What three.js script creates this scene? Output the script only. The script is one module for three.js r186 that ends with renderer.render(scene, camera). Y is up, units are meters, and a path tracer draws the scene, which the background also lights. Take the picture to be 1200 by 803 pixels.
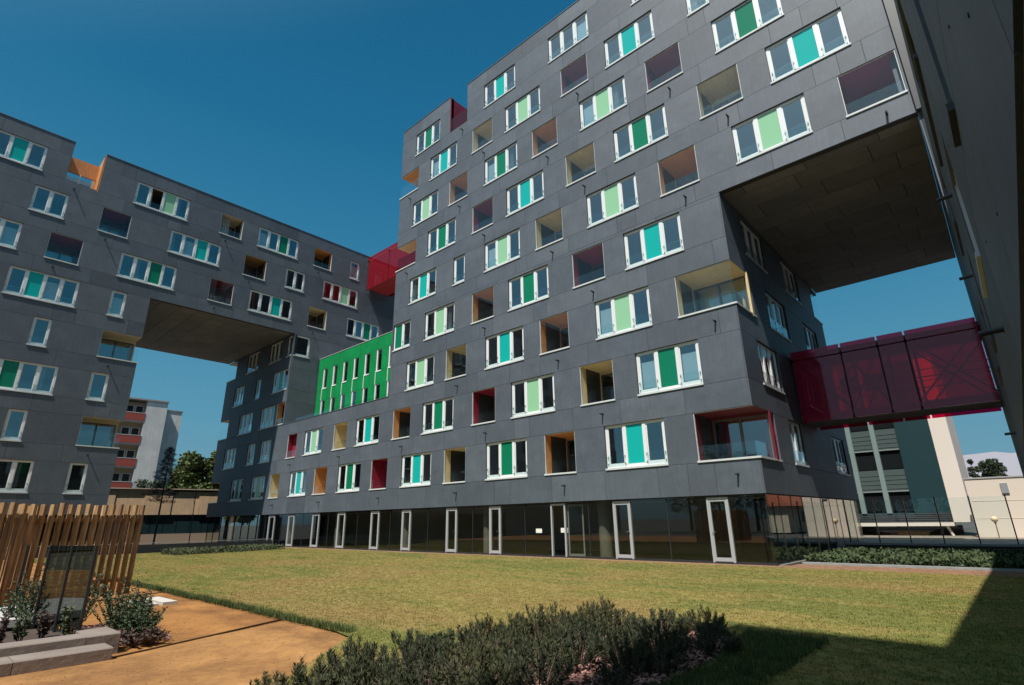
import * as THREE from 'three';
import { mergeGeometries } from 'three/addons/utils/BufferGeometryUtils.js';

// ---------------------------------------------------------------- camera, sky, sun
const scene = new THREE.Scene();
const GY = 1.54;                                   // eye height above the lawn
const camera = new THREE.PerspectiveCamera(64.72, 1024 / 685, 0.1, 6000);
camera.position.set(0, GY, 0);
camera.rotation.order = 'YXZ';
camera.rotation.set(THREE.MathUtils.degToRad(18.296), THREE.MathUtils.degToRad(41.879), THREE.MathUtils.degToRad(-0.92));
scene.add(camera);
const renderer = new THREE.WebGLRenderer({ antialias: true });
renderer.setSize(1024, 685);
renderer.toneMapping = THREE.LinearToneMapping;
renderer.toneMappingExposure = 1.3;
renderer.shadowMap.enabled = true;

{ // clear deep-blue sky, paler towards the horizon
  const W = 256, H = 128, d = new Float32Array(W * H * 4);
  const stops = [[-90, 0.0769, 0.0923, 0.1000], [-3, 0.1231, 0.2000, 0.2538], [2, 0.1308, 0.2615, 0.3308], [10, 0.0769, 0.2346, 0.3385], [22, 0.0323, 0.1692, 0.2923], [38, 0.0123, 0.1154, 0.2308], [60, 0.0069, 0.0754, 0.1654], [90, 0.0046, 0.0577, 0.1346]];
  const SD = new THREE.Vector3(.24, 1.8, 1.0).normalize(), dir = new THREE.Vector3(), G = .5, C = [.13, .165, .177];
  for (let j = 0; j < H; j++) {
    const el = (j + .5) / H * 180 - 90;
    let k = 0; while (k < stops.length - 2 && el > stops[k + 1][0]) k++;
    const a = stops[k], b = stops[k + 1], t = Math.min(1, Math.max(0, (el - a[0]) / (b[0] - a[0])));
    for (let i = 0; i < W; i++) {
      const o = (j * W + i) * 4, az = ((i + .5) / W - .5) * 2 * Math.PI, ce = Math.cos(el * Math.PI / 180);
      dir.set(Math.cos(az) * ce, Math.sin(el * Math.PI / 180), Math.sin(az) * ce); // three.js equirect: u = atan2(z, x)
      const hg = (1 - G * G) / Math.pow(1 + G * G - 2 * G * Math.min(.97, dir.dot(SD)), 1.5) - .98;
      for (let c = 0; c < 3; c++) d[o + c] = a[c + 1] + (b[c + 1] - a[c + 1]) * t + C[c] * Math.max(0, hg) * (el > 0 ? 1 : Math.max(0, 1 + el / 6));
      d[o + 3] = 1;
    }
  }
  const t = new THREE.DataTexture(d, W, H, THREE.RGBAFormat, THREE.FloatType);
  t.mapping = THREE.EquirectangularReflectionMapping; t.magFilter = t.minFilter = THREE.LinearFilter;
  t.colorSpace = THREE.LinearSRGBColorSpace; t.needsUpdate = true;
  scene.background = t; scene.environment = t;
}
const sun = new THREE.DirectionalLight(new THREE.Color(1, .945, .86), 4.8);
sun.position.set(.24 * 60, 1.8 * 60, 1.0 * 60); sun.target.position.set(-18, 0, -14);
sun.position.add(sun.target.position);
sun.castShadow = true; sun.shadow.mapSize.set(4096, 4096);
Object.assign(sun.shadow.camera, { left: -80, right: 80, top: 80, bottom: -80, near: 1, far: 400 });
scene.add(sun, sun.target);

// ---------------------------------------------------------------- helpers
let seed = 20231;
const rnd = () => { seed |= 0; seed = seed + 0x6D2B79F5 | 0; let t = Math.imul(seed ^ seed >>> 15, 1 | seed); t = t + Math.imul(t ^ t >>> 7, 61 | t) ^ t; return ((t ^ t >>> 14) >>> 0) / 4294967296; };
const R = (a, b) => a + (b - a) * rnd();
const hash = (x, y) => { let h = Math.imul(x | 0, 374761393) + Math.imul(y | 0, 668265263) | 0; h = Math.imul(h ^ h >>> 13, 1274126177); return ((h ^ h >>> 16) >>> 0) / 4294967296; };
function vnoise(x, y, p = 0) {
  const xi = Math.floor(x), yi = Math.floor(y), fx = x - xi, fy = y - yi, w = n => p ? ((n % p) + p) % p : n;
  const sx = fx * fx * (3 - 2 * fx), sy = fy * fy * (3 - 2 * fy);
  const a = hash(w(xi), w(yi)), b = hash(w(xi + 1), w(yi)), c = hash(w(xi), w(yi + 1)), e = hash(w(xi + 1), w(yi + 1));
  return a + (b - a) * sx + (c - a) * sy + (a - b - c + e) * sx * sy;
}
const fbm = (x, y, o = 4, p = 0) => { let s = 0, a = .5, t = 0; for (let i = 0; i < o; i++) { s += a * vnoise(x, y, p); t += a; a *= .5; x *= 2; y *= 2; p *= 2; } return s / t; };
function tex(n, fn, srgb = true, m = n) {
  const d = new Uint8Array(n * m * 4);
  for (let j = 0; j < m; j++) for (let i = 0; i < n; i++) {
    const c = fn(i / n, j / m), o = (j * n + i) * 4;
    for (let k = 0; k < 3; k++) d[o + k] = Math.max(0, Math.min(255, (Array.isArray(c) ? c[k] : c) * 255));
    d[o + 3] = 255;
  }
  const t = new THREE.DataTexture(d, n, m); t.wrapS = t.wrapT = THREE.RepeatWrapping;
  t.magFilter = THREE.LinearFilter; t.minFilter = THREE.LinearMipmapLinearFilter; t.generateMipmaps = true;
  if (srgb) t.colorSpace = THREE.SRGBColorSpace;
  t.needsUpdate = true; return t;
}
const rep = (t, r) => { const c = t.clone(); c.repeat.set(r, r); c.needsUpdate = true; return c; };
const lin = (r, g, b) => new THREE.Color().setRGB(r, g, b);
const std = (r, g, b, o = {}) => new THREE.MeshStandardMaterial({ color: lin(r, g, b), roughness: .8, metalness: 0, ...o });
// uv in metres from position, chosen by the way a face points
function metreUV(g, ou = 0, ov = 0) {
  const p = g.attributes.position, n = g.attributes.normal, u = new Float32Array(p.count * 2);
  for (let i = 0; i < p.count; i++) {
    const ax = Math.abs(n.getX(i)), ay = Math.abs(n.getY(i)), az = Math.abs(n.getZ(i));
    let a, b;
    if (ay > ax && ay > az) { a = p.getX(i); b = p.getZ(i); } else if (ax > az) { a = p.getZ(i); b = p.getY(i); } else { a = p.getX(i); b = p.getY(i); }
    u[2 * i] = a + ou; u[2 * i + 1] = b + ov;
  }
  g.setAttribute('uv', new THREE.BufferAttribute(u, 2)); return g;
}
function bx(x0, x1, y0, y1, z0, z1, ou = 0, ov = 0) {
  const g = new THREE.BoxGeometry(Math.abs(x1 - x0), Math.abs(y1 - y0), Math.abs(z1 - z0));
  g.translate((x0 + x1) / 2, (y0 + y1) / 2, (z0 + z1) / 2); return metreUV(g, ou, ov);
}
function tube(a, b, r0, r1 = r0, n = 8) {
  const A = new THREE.Vector3(...a), D = new THREE.Vector3(...b).sub(A), L = D.length();
  const g = new THREE.CylinderGeometry(r1, r0, L, n); g.translate(0, L / 2, 0);
  g.applyQuaternion(new THREE.Quaternion().setFromUnitVectors(new THREE.Vector3(0, 1, 0), D.normalize())); g.translate(...a); return g;
}
const merge = a => a.length === 1 ? a[0] : mergeGeometries(a.map(g => g.index ? g.toNonIndexed() : g));
const used = {};
const numbered = n => { const k = used[n] = (used[n] ?? -1) + 1; return k ? n + '_' + String(k).padStart(3, '0') : n; };
function thing(name, label, category, p = [0, 0, 0], group) {
  const o = new THREE.Group(); o.name = numbered(name); o.position.set(...p); o.userData = { label, category };
  if (group) o.userData.group = group; scene.add(o); return o;
}
function single(name, label, category, g, m, group) {
  const o = new THREE.Mesh(Array.isArray(g) ? merge(g) : g, m); o.name = numbered(name); o.userData = { label, category };
  if (group) o.userData.group = group; scene.add(o); return o;
}
function struct(name, g, m, kind = 'structure') { const o = new THREE.Mesh(Array.isArray(g) ? merge(g) : g, m); o.name = numbered(name); o.userData = { kind }; scene.add(o); return o; }
// a part given in world coordinates, put under a thing that stands at its own base
function part(root, name, g, m) {
  const geo = Array.isArray(g) ? merge(g) : g; geo.translate(-root.position.x, -root.position.y, -root.position.z);
  const o = new THREE.Mesh(geo, m); o.name = name; root.add(o); return o;
}
function sub(parent, name, g, m) { const o = new THREE.Mesh(Array.isArray(g) ? merge(g) : g, m); o.name = name; parent.add(o); return o; }

// ---------------------------------------------------------------- materials
const cementT = tex(512, (u, v) => { // fibre-cement: faint upright drawing marks, blotches, speckle
  const a = fbm(u * 6, v * 6, 4, 6), b = fbm(u * 90, v * 6, 3, 90), c = hash(u * 512, v * 512), e = fbm(u * 24 + 3, v * 24, 3, 24);
  return .82 + (a - .5) * .13 + (b - .5) * .08 + (e - .5) * .06 + (c - .5) * .05;
});
const cementB = tex(256, (u, v) => .5 + (fbm(u * 20, v * 20, 4, 20) - .5) * .7 + (hash(u * 256, v * 256) - .5) * .3, false);
const panelMats = [[.137, 1], [.126, 1], [.152, 1.02], [.131, .985], [.145, 1.015], [.117, .99]].map(([l, w]) =>
  new THREE.MeshStandardMaterial({ color: lin(l * w * .93, l * 1.12, l * 1.38 / w), map: rep(cementT, .28), bumpMap: rep(cementB, .7), bumpScale: .0012, roughness: .62 }));
const M = {
  backing: std(.035, .036, .04, { roughness: .9 }),
  white: std(.70, .72, .72, { roughness: .42 }),
  sill: std(.56, .58, .58, { roughness: .4 }),
  spout: std(.03, .031, .034, { roughness: .5 }),
  returnGlass: std(.035, .042, .045, { roughness: .12 }), tile: std(.74, .68, .56, { roughness: .7 }), inner: std(.52, .50, .46), slab: std(.25, .24, .22), dark: std(.03, .03, .032),
  clamp: std(.32, .33, .34, { roughness: .35, metalness: .8 }),
  pane: new THREE.MeshPhysicalMaterial({ color: lin(.78, .85, .87), transmission: 1, roughness: .012, thickness: 0, ior: 2.3 }),
  clear: new THREE.MeshPhysicalMaterial({ color: lin(.95, .985, .98), transmission: 1, roughness: .01, thickness: 0, ior: 1.5 }),
  loggiaGlass: new THREE.MeshPhysicalMaterial({ color: lin(.97, .985, .98), transmission: 1, roughness: .01, thickness: 0, ior: 1.42 }),
  shop: new THREE.MeshPhysicalMaterial({ color: lin(.80, .82, .79), transmission: 1, roughness: .01, thickness: 0, ior: 1.6 }),
  blind: std(.62, .72, .74, { roughness: .9 }), curtain: std(.36, .34, .31, { roughness: .95 }), redcurtain: std(.42, .03, .06, { roughness: .95 }),
  concrete: std(.36, .335, .29, { map: rep(cementT, .4), bumpMap: rep(cementB, 1), bumpScale: .003, roughness: .9 }),
  steelDark: std(.025, .027, .03, { roughness: .45 }),
};
const panelCol = { green: std(.004, .17, .085, { roughness: .18 }), cyan: std(.006, .385, .35, { roughness: .18 }), mint: std(.27, .53, .32, { roughness: .2 }) };
const lining = { yellow: [.88, .69, .37], orange: [.82, .34, .11], red: [.33, .013, .045], purple: [.30, .02, .11], cream: [.78, .66, .46], brown: [.42, .22, .09], maroon: [.15, .012, .028] };  // last one is the red with shade painted in; purple adds painted sky reflection
const liningT = tex(256, (u, v) => .86 + (fbm(u * 40, v * 3, 3, 40) - .5) * .16 + (hash(u * 256, v * 64) - .5) * .04);
for (const k in lining) lining[k] = std(...lining[k], { map: liningT, roughness: .5 });

// ---------------------------------------------------------------- facade kit
// A frame carries local (u, y, w): u along the wall, w outwards.
const frameZ = z => ({ ry: 0, p: [0, 0, z] });               // wall faces +z, u = x
const frameX = x => ({ ry: Math.PI / 2, p: [x, 0, 0] });      // wall faces +x, u = -z
const frameW = x => ({ ry: -Math.PI / 2, p: [x, 0, 0] });     // wall faces -x, u = z
const mat4 = f => new THREE.Matrix4().makeRotationY(f.ry).setPosition(...f.p);
const bake = (g, f) => g.applyMatrix4(mat4(f));
const FL = 2.9, S = k => 3.51 + FL * (k - 1), OH = 1.87;       // storey height, opening foot, opening height
const winCache = {};
// cells: p pane, o open leaf (dark), b pane with blind, or a colour name
function makeWindow(cells, w, h = OH, fm = M.white) {
  const key = cells.join() + fm.uuid + w.toFixed(2) + h.toFixed(2);
  if (winCache[key]) return winCache[key].clone();
  const g = new THREE.Group(); g.name = 'window';
  const st = .11, mu = cells.length > 1 ? .16 : 0, top = .07, bot = .13, sl = .075, z0 = -.16, z1 = -.085;
  const cw = (w - 2 * st - mu * (cells.length - 1)) / cells.length, fr = [];
  fr.push(bx(.004, st, sl, h - .004, z0, z1), bx(w - st, w - .004, sl, h - .004, z0, z1), bx(st, w - st, h - top, h - .004, z0, z1), bx(st, w - st, sl, sl + bot, z0, z1));
  const clamps = [];
  cells.forEach((c, i) => {
    const x0 = st + i * (cw + mu), x1 = x0 + cw, y0 = sl + bot, y1 = h - top;
    if (i) fr.push(bx(x0 - mu, x0, y0, y1, z0, z1 + .012));
    if (panelCol[c]) { sub(g, 'colour_panel', bx(x0 - .01, x1 + .01, y0 - .05, y1 + .02, z0 + .02, z1 - .02), panelCol[c]); return; }
    if (c === 'o') { // leaf swung inwards
      const lf = [bx(0, .06, 0, y1 - y0, -.05, 0), bx(cw - .06, cw, 0, y1 - y0, -.05, 0), bx(.06, cw - .06, 0, .06, -.05, 0), bx(.06, cw - .06, y1 - y0 - .06, y1 - y0, -.05, 0)];
      const lg = merge(lf); lg.rotateY(1.25); lg.translate(x0, y0, z0 - .02); sub(g, 'open_leaf', lg, M.white);
    } else {
      fr.push(bx(x0, x0 + .045, y0, y1, z0 + .01, z1 - .018), bx(x1 - .045, x1, y0, y1, z0 + .01, z1 - .018), bx(x0 + .045, x1 - .045, y1 - .05, y1, z0 + .01, z1 - .018), bx(x0 + .045, x1 - .045, y0, y0 + .055, z0 + .01, z1 - .018));
      sub(g, 'pane', bx(x0 + .04, x1 - .04, y0 + .05, y1 - .045, z0 + .03, z0 + .034), M.pane);
      if (c === 'b') sub(g, 'blind', bx(x0 + .05, x1 - .05, y0 + .1, y1 - .36, z0 - .05, z0 - .04), M.blind);
      if (c === 'c') { const pts = []; for (let k = 0; k < 6; k++) pts.push(bx(x0 + .03 + k * cw * .06, x0 + .03 + (k + .8) * cw * .06, y0, y1, z0 - .12 - (k % 2) * .04, z0 - .09 - (k % 2) * .04)); sub(g, 'curtain', pts, M.curtain); }
    }
    if (h > 1.5) { // low guard pane in front of the casement
      sub(g, 'guard_pane', bx(x0 - .03, x1 + .03, sl + .06, sl + .55, -.05, -.044), M.clear);
      for (const x of [x0 - .035, x1 + .035]) clamps.push(bx(x - .014, x + .014, sl + .12, sl + .19, -.086, -.036), bx(x - .014, x + .014, sl + .42, sl + .49, -.086, -.036));
    }
  });
  sub(g, 'frame', fr, fm);
  if (clamps.length) sub(g, 'clamp', clamps, M.clamp).userData.kind = 'stuff';
  sub(g, 'sill', bx(-.03, w + .03, 0, .07, z0 - .01, .045), fm === M.white ? M.sill : fm);
  winCache[key] = g; return g;
}
const logCache = {};
// o: openL / openR leave that side wall out (corner loggia); tint colours the glass
function makeLoggia(col, w, h = OH, o = {}) {
  const key = col + w.toFixed(2) + Object.entries(o).map(([a, b]) => a + (b.uuid ?? b)).join();
  if (logCache[key]) return logCache[key].clone();
  const g = new THREE.Group(); g.name = 'loggia'; const m = lining[col], dp = o.depth ?? 1.7, t = .05;
  // coloured reveal boards in front, dark glazed returns behind them
  const rv = o.deep ? dp : .5;
  for (const [skip, a] of [[o.openL, -t + .007], [o.openR, w - .007]]) if (!skip) { sub(g, 'side_wall', bx(a, a + t, -t, h + t, -rv, -.048), m); if (rv < dp) sub(g, 'return_pane', bx(a + .01, a + t - .01, -t, h + t, -dp, -rv - .002), M.returnGlass); }
  sub(g, 'ceiling', bx(.008, w - .008, h - .007, h + t, -dp, -.048), m);
  sub(g, 'floor', bx(.008, w - .008, -t, .007, -dp, -.048), M.tile);
  // back wall with a glazed balcony door in it
  const d0 = .04, d1 = w - .04, dt = h - .1;
  sub(g, 'back_wall', [bx(-t, d0, -t, h + t, -dp - .12, -dp), bx(d1, w + t, -t, h + t, -dp - .12, -dp), bx(d0, d1, dt, h + t, -dp - .12, -dp)], m);
  const mid = (d0 + d1) / 2;
  sub(g, 'door_frame', [bx(d0, d0 + .06, 0, dt, -dp - .09, -dp - .02), bx(d1 - .06, d1, 0, dt, -dp - .09, -dp - .02), bx(mid - .05, mid + .05, .06, dt - .06, -dp - .09, -dp - .02), bx(d0 + .06, d1 - .06, 0, .06, -dp - .09, -dp - .02), bx(d0 + .06, d1 - .06, dt - .06, dt, -dp - .09, -dp - .02)], std(.10, .10, .10));
  sub(g, 'door_pane', bx(d0 + .05, d1 - .05, .05, dt - .05, -dp - .06, -dp - .055), M.pane);
  // frameless glazing in front, on a light sill
  if (o.rail) sub(g, 'front_pane', bx(.03, w - .03, .06, 1.0, -.07, -.062), o.rail === true ? M.clear : o.rail);
  else if (o.glazed || col === 'purple') { const n = 1; for (let k = 0; k < n; k++) sub(g, 'front_pane', bx(.022 + k * (w - .044) / n + .003, .022 + (k + 1) * (w - .044) / n - .003, .06, h - .025, -.07, -.062), M.loggiaGlass); } if (!o.rail && !o.noGlass) sub(g, 'guard_pane', bx(.04, w - (o.openR ? .01 : .04), .07, .62, -.12, -.112), M.clear);
  sub(g, 'edge_frame', [...(o.openL ? [] : [bx(0, .022, .06, h, -.09, -.02)]), ...(o.openR ? [] : [bx(w - .022, w, .06, h, -.09, -.02)])].concat([bx(0, w, h - .02, h, -.09, -.045)]), M.sill);
  sub(g, 'sill', bx(-.03, w + (o.openR ? .02 : .03), 0, .07, -.17, .045), M.sill);
  if (o.curtain) { const q = []; for (let k = 0; k < 7; k++) q.push(bx(.1 + k * .1, .17 + k * .1, .1, h - .1, -.5 - (k % 2) * .05, -.46 - (k % 2) * .05)); sub(g, 'curtain', q, o.curtain); }
  if (o.bars) { const q = []; for (let k = 0; k < 9; k++) q.push(bx(w * .3 + k * w * .065, w * .3 + k * w * .065 + .02, .0, .95, -1.2, -1.18)); q.push(bx(w * .3, w * .85, .95, .99, -1.21, -1.17)); sub(g, 'inner_rail', q, M.dark); }
  logCache[key] = g; return g;
}
const spoutG = merge([tube([0, 0, 0], [0, -.012, .23], .036, .036, 10), tube([0, 0, -.02], [0, 0, .006], .055, .055, 10)]);
const lived = cells => cells.map(c => c !== 'p' ? c : (q => q < .10 ? 'b' : q < .24 ? 'c' : 'p')(rnd()));
function place(b, f, obj, u, y) { const v = new THREE.Vector3(u, y, 0).applyMatrix4(mat4(f)).sub(b.position); obj.position.copy(v); obj.rotation.y = f.ry; b.add(obj); return obj; }
function spout(b, f, u, y) { const o = new THREE.Mesh(spoutG, M.spout); o.name = 'rain_spout'; return place(b, f, o, u, y); }

// Cladding: bands = [{y0, y1, segs:[[u0,u1],...]}]; every panel is a part, with an open joint of 16 mm round it
function clad(b, f, bands, o = {}) {
  const back = [], jt = o.joint ?? .006, len = o.len ?? 2.75;
  for (const { y0, y1, segs } of bands) for (const [a, c] of segs) {
    if (c - a < .03) continue;
    back.push(bake(bx(a + (o.inset ?? 0), c, y0, y1, -.3, -.05), f));
    const L = c - a; let cuts = [a];
    if (L > len * 1.25) { let x = a + R(.35, 1) * len; while (x < c - .5) { cuts.push(x); x += rnd() < .25 ? R(.55, .9) * len * .5 : R(.85, 1.15) * len; } }
    cuts.push(c);
    for (let i = 0; i + 1 < cuts.length; i++) {
      const g = bx(cuts[i] + jt, cuts[i + 1] - jt, y0 + jt, y1 - jt, -.045, 0, R(0, 40), R(0, 40));
      const m = panelMats[Math.floor(Math.pow(rnd(), 1.3) * 6) % 6];
      part(b, 'panel', bake(g, f), m);
    }
  }
  if (back.length) part(b, 'wall', back, M.backing);
}
const minus = (segs, holes) => { let r = segs; for (const [a, c] of holes) r = r.flatMap(([p, q]) => c <= p || a >= q ? [[p, q]] : [[p, a], [c, q]].filter(([s, t]) => t - s > 1e-3)); return r; };

// =================================================================== GROUND
const inBed = (x, z) => { // outline of the dwarf-pine bed
  const P = [[-5.25, -2.5], [-5.5, -3.6], [-5.6, -4.8], [-5.6, -6.0], [-5.1, -7.2], [-4.4, -7.9], [-3.5, -8.15], [-3.05, -7.6], [-2.95, -6.6], [-2.95, -5], [-3.3, -3.4], [-3.9, -2.2], [-4.6, -1.9]];
  let k = false; for (let i = 0, j = P.length - 1; i < P.length; j = i++) if ((P[i][1] > z) !== (P[j][1] > z) && x < (P[j][0] - P[i][0]) * (z - P[i][1]) / (P[j][1] - P[i][1]) + P[i][0]) k = !k; return k;
};
inBed.P = [[-5.25, -2.5], [-5.5, -3.6], [-5.6, -4.8], [-5.6, -6.0], [-5.1, -7.2], [-4.4, -7.9], [-3.5, -8.15], [-3.05, -7.6], [-2.95, -6.6], [-2.95, -5], [-3.3, -3.4], [-3.9, -2.2], [-4.6, -1.9]];
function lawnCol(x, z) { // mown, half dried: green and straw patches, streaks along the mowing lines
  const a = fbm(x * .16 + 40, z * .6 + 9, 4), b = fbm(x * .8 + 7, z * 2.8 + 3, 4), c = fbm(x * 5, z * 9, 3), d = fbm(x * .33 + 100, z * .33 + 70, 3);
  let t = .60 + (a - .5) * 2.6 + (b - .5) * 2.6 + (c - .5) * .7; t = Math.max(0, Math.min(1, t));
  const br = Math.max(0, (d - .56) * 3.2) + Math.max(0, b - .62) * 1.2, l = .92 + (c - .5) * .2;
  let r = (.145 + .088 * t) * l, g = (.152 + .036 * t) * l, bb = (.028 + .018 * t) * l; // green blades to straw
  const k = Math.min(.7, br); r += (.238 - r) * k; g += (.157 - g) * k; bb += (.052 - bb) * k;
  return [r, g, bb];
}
{
  const asphalt = tex(256, (u, v) => .62 + (fbm(u * 10, v * 10, 5, 10) - .5) * .4 + (hash(u * 256, v * 256) - .5) * .1);
  const g = new THREE.PlaneGeometry(5000, 5000); g.rotateX(-Math.PI / 2); g.translate(-200, -.14, -600); metreUV(g);
  struct('ground', g, std(.16, .15, .13, { map: rep(asphalt, .2), roughness: .95 }));
  // sandy path: two pours, one finer and paler, with a seam between
  const sandT = (k) => tex(1024, (u, v) => { const a = fbm(u * 8 + k, v * 8, 5, 8), b = hash(u * 1024 + k * 7, v * 1024), c = fbm(u * 60, v * 60 + k, 3, 60); const l = .80 + (a - .5) * .34 + (c - .5) * .16 + (b - .5) * .14; return [l * 1.0, l * (.985 + (a - .5) * .06), l * (.97 + (a - .5) * .12)]; });
  const sandB = tex(512, (u, v) => .5 + (fbm(u * 30, v * 30, 4, 30) - .5) * .7 + (hash(u * 512, v * 512) - .5) * .5, false);
  const flat = (pts, y) => { const s = new THREE.Shape(pts.map(([x, z]) => new THREE.Vector2(x, -z))); const q = new THREE.ShapeGeometry(s); q.rotateX(-Math.PI / 2); q.translate(0, y, 0); return metreUV(q); };
  const sandM = (r, gg, b, k) => std(r, gg, b, { map: rep(sandT(k), .22), bumpMap: rep(sandB, .6), bumpScale: .006, roughness: .96 });
  struct('path', flat([[-9.86, -5.6], [-9.3, -3.6], [-8.8, -2.27], [-8.7, 8], [2.2, 8], [2.2, -2], [-3, -2], [-3, -6], [-9.0, -5.6]], -.004), sandM(.465, .232, .074, 0));
  struct('path', flat([[-9.86, -5.6], [-60, -5.6], [-60, 10], [-8.7, 10], [-8.8, -2.27], [-9.3, -3.6]], -.012), sandM(.42, .188, .046, 5));
  { const e = thing('path_edging', 'thin dark steel edging across the sandy path', 'edging', [-9.3, 0, -3.5]); const q = [[-9.86, -5.0], [-9.3, -3.6], [-8.82, -2.3]]; for (let i = 0; i < 2; i++) { const [x0, z0] = q[i], [x1, z1] = q[i + 1], l = Math.hypot(x1 - x0, z1 - z0), g2 = new THREE.BoxGeometry(l, .05, .012); g2.rotateY(Math.atan2(-(z1 - z0), x1 - x0)); g2.translate((x0 + x1) / 2, -.008, (z0 + z1) / 2); part(e, 'strip', g2, std(.12, .075, .045)); } }
  // lawn sheet
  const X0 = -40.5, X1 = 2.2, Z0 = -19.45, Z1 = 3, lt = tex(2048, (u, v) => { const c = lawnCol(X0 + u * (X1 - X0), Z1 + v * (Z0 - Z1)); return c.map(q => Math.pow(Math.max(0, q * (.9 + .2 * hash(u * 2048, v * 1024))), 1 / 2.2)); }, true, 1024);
  const edge = []; for (let x = -9.8; x > -40.5; x -= .6) edge.push([x, -5.0 - (x < -9 ? (-9 - x) * .012 : 0) + R(-.03, .03)]);
  const LP = [[X1, Z0], [X1, 2.5], [-2.6, 2.5], [-4.7, -1.4], [-5.95, -3.1], [-6.8, -4.0], [-7.5, -4.8], [-8, -4.9], ...edge, [-40.5, -5.4], [-40.5, Z0]];
  const ls = new THREE.ShapeGeometry(new THREE.Shape(LP.map(([x, z]) => new THREE.Vector2(x, -z)))); ls.rotateX(-Math.PI / 2); ls.translate(0, .022, 0);
  { const p = ls.attributes.position, uv = new Float32Array(p.count * 2); for (let i = 0; i < p.count; i++) { uv[2 * i] = (p.getX(i) - X0) / (X1 - X0); uv[2 * i + 1] = (p.getZ(i) - Z1) / (Z0 - Z1); } ls.setAttribute('uv', new THREE.BufferAttribute(uv, 2)); }
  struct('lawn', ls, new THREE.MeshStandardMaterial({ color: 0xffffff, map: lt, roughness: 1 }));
  const inLawn = (x, z) => { let k = false; for (let i = 0, j = LP.length - 1; i < LP.length; j = i++) if ((LP[i][1] > z) !== (LP[j][1] > z) && x < (LP[j][0] - LP[i][0]) * (z - LP[i][1]) / (LP[j][1] - LP[i][1]) + LP[i][0]) k = !k; return k; };
  // blades
  const blade = (h, w, lean, a) => { const dx = Math.cos(a), dz = Math.sin(a); return [-dz * w, 0, dx * w, dz * w, 0, -dx * w, dx * lean, h, dz * lean]; };
  const tuft = (n, h) => { const v = []; for (let i = 0; i < n; i++) { const b = blade(h * R(.5, 1), .0035, h * R(.2, .9), R(0, 6.28)), ox = R(-.035, .035), oz = R(-.035, .035); for (let k = 0; k < 9; k += 3) v.push(b[k] + ox, b[k + 1], b[k + 2] + oz); } const q = new THREE.BufferGeometry(); q.setAttribute('position', new THREE.Float32BufferAttribute(v, 3)); q.computeVertexNormals(); return q; };
  const gm = new THREE.MeshStandardMaterial({ color: 0xffffff, roughness: .9, side: THREE.DoubleSide });
  const mk = (name, geo, list) => { const im = new THREE.InstancedMesh(geo, gm, list.length); im.name = name; im.userData = { kind: 'stuff', label: name === 'grass' ? 'short dry mown grass covering the courtyard lawn' : 'longer dark green grass along the sandy path edge, darkened for its shadowed lip', category: 'grass' }; const m = new THREE.Matrix4(), q = new THREE.Quaternion(), ax = new THREE.Vector3(0, 1, 0), c = new THREE.Color(); list.forEach(([x, z, s, col], i) => { q.setFromAxisAngle(ax, R(0, 6.28)); m.compose(new THREE.Vector3(x, .02, z), q, new THREE.Vector3(s, s * R(.7, 1.2), s)); im.setMatrixAt(i, m); c.setRGB(...col); im.setColorAt(i, c); }); scene.add(im); };
  const L1 = [], L2 = [];
  for (let i = 0; i < 260000; i++) { // denser towards the near edge
    const t = Math.pow(rnd(), 1.5), z = -3 - t * 16.4, x = 2 - Math.pow(rnd(), 1.25) * 42; if (!inLawn(x, z) || inBed(x, z)) continue;
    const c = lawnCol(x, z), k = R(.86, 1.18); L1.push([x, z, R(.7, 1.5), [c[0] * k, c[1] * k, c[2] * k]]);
  }
  for (let x = -7.75; x > -33; x -= .008) { const z = -4.93 - (x < -9 ? (-9 - x) * .012 : 0) + R(-.19, .05); const k = R(.6, 1.2); L2.push([x, z, R(.8, 1.5), [.058 * k, .088 * k, .019 * k]]); }  // longer edge grass, the shadowed lip put into its dark green
  for (let i = 0; i < 9000; i++) { const k = R(.6, 1.2), x = R(-3.2, -2.2), z = R(-8.5, -2.3); if (!inBed(x, z) && rnd() < .6) L2.push([x, z, R(.6, 1.2), [.07 * k, .10 * k, .023 * k]]); }
  mk('grass', tuft(7, .024), L1); mk('path_edge_grass', tuft(7, .085), L2);
  // gravel strip at the foot of the facade, and paving by the right corner
  const gravT = tex(512, (u, v) => { const a = hash(Math.floor(u * 128), Math.floor(v * 128)), b = fbm(u * 16, v * 16, 3, 16); const l = .55 + a * .4 + (b - .5) * .3; return [l, l * .93, l * .88]; });
  struct('gravel_strip', flat([[-44.4, -19.45], [-44.4, -20.4], [-6.1, -20.4], [-6.1, -21.2], [2.2, -21.2], [2.2, -19.45]], .012), std(.40, .25, .16, { map: rep(gravT, .6), roughness: 1 }));
  struct('pavement', flat([[-16, -30], [1, -30], [1, -60], [-16, -60]], -.06), std(.42, .39, .35, { map: rep(gravT, .3) }));
  struct('pavement', flat([[-62, 6], [-62, -40], [-41, -40], [-41, 6]], -.05), std(.055, .055, .057, { map: rep(gravT, .3) }));
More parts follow.
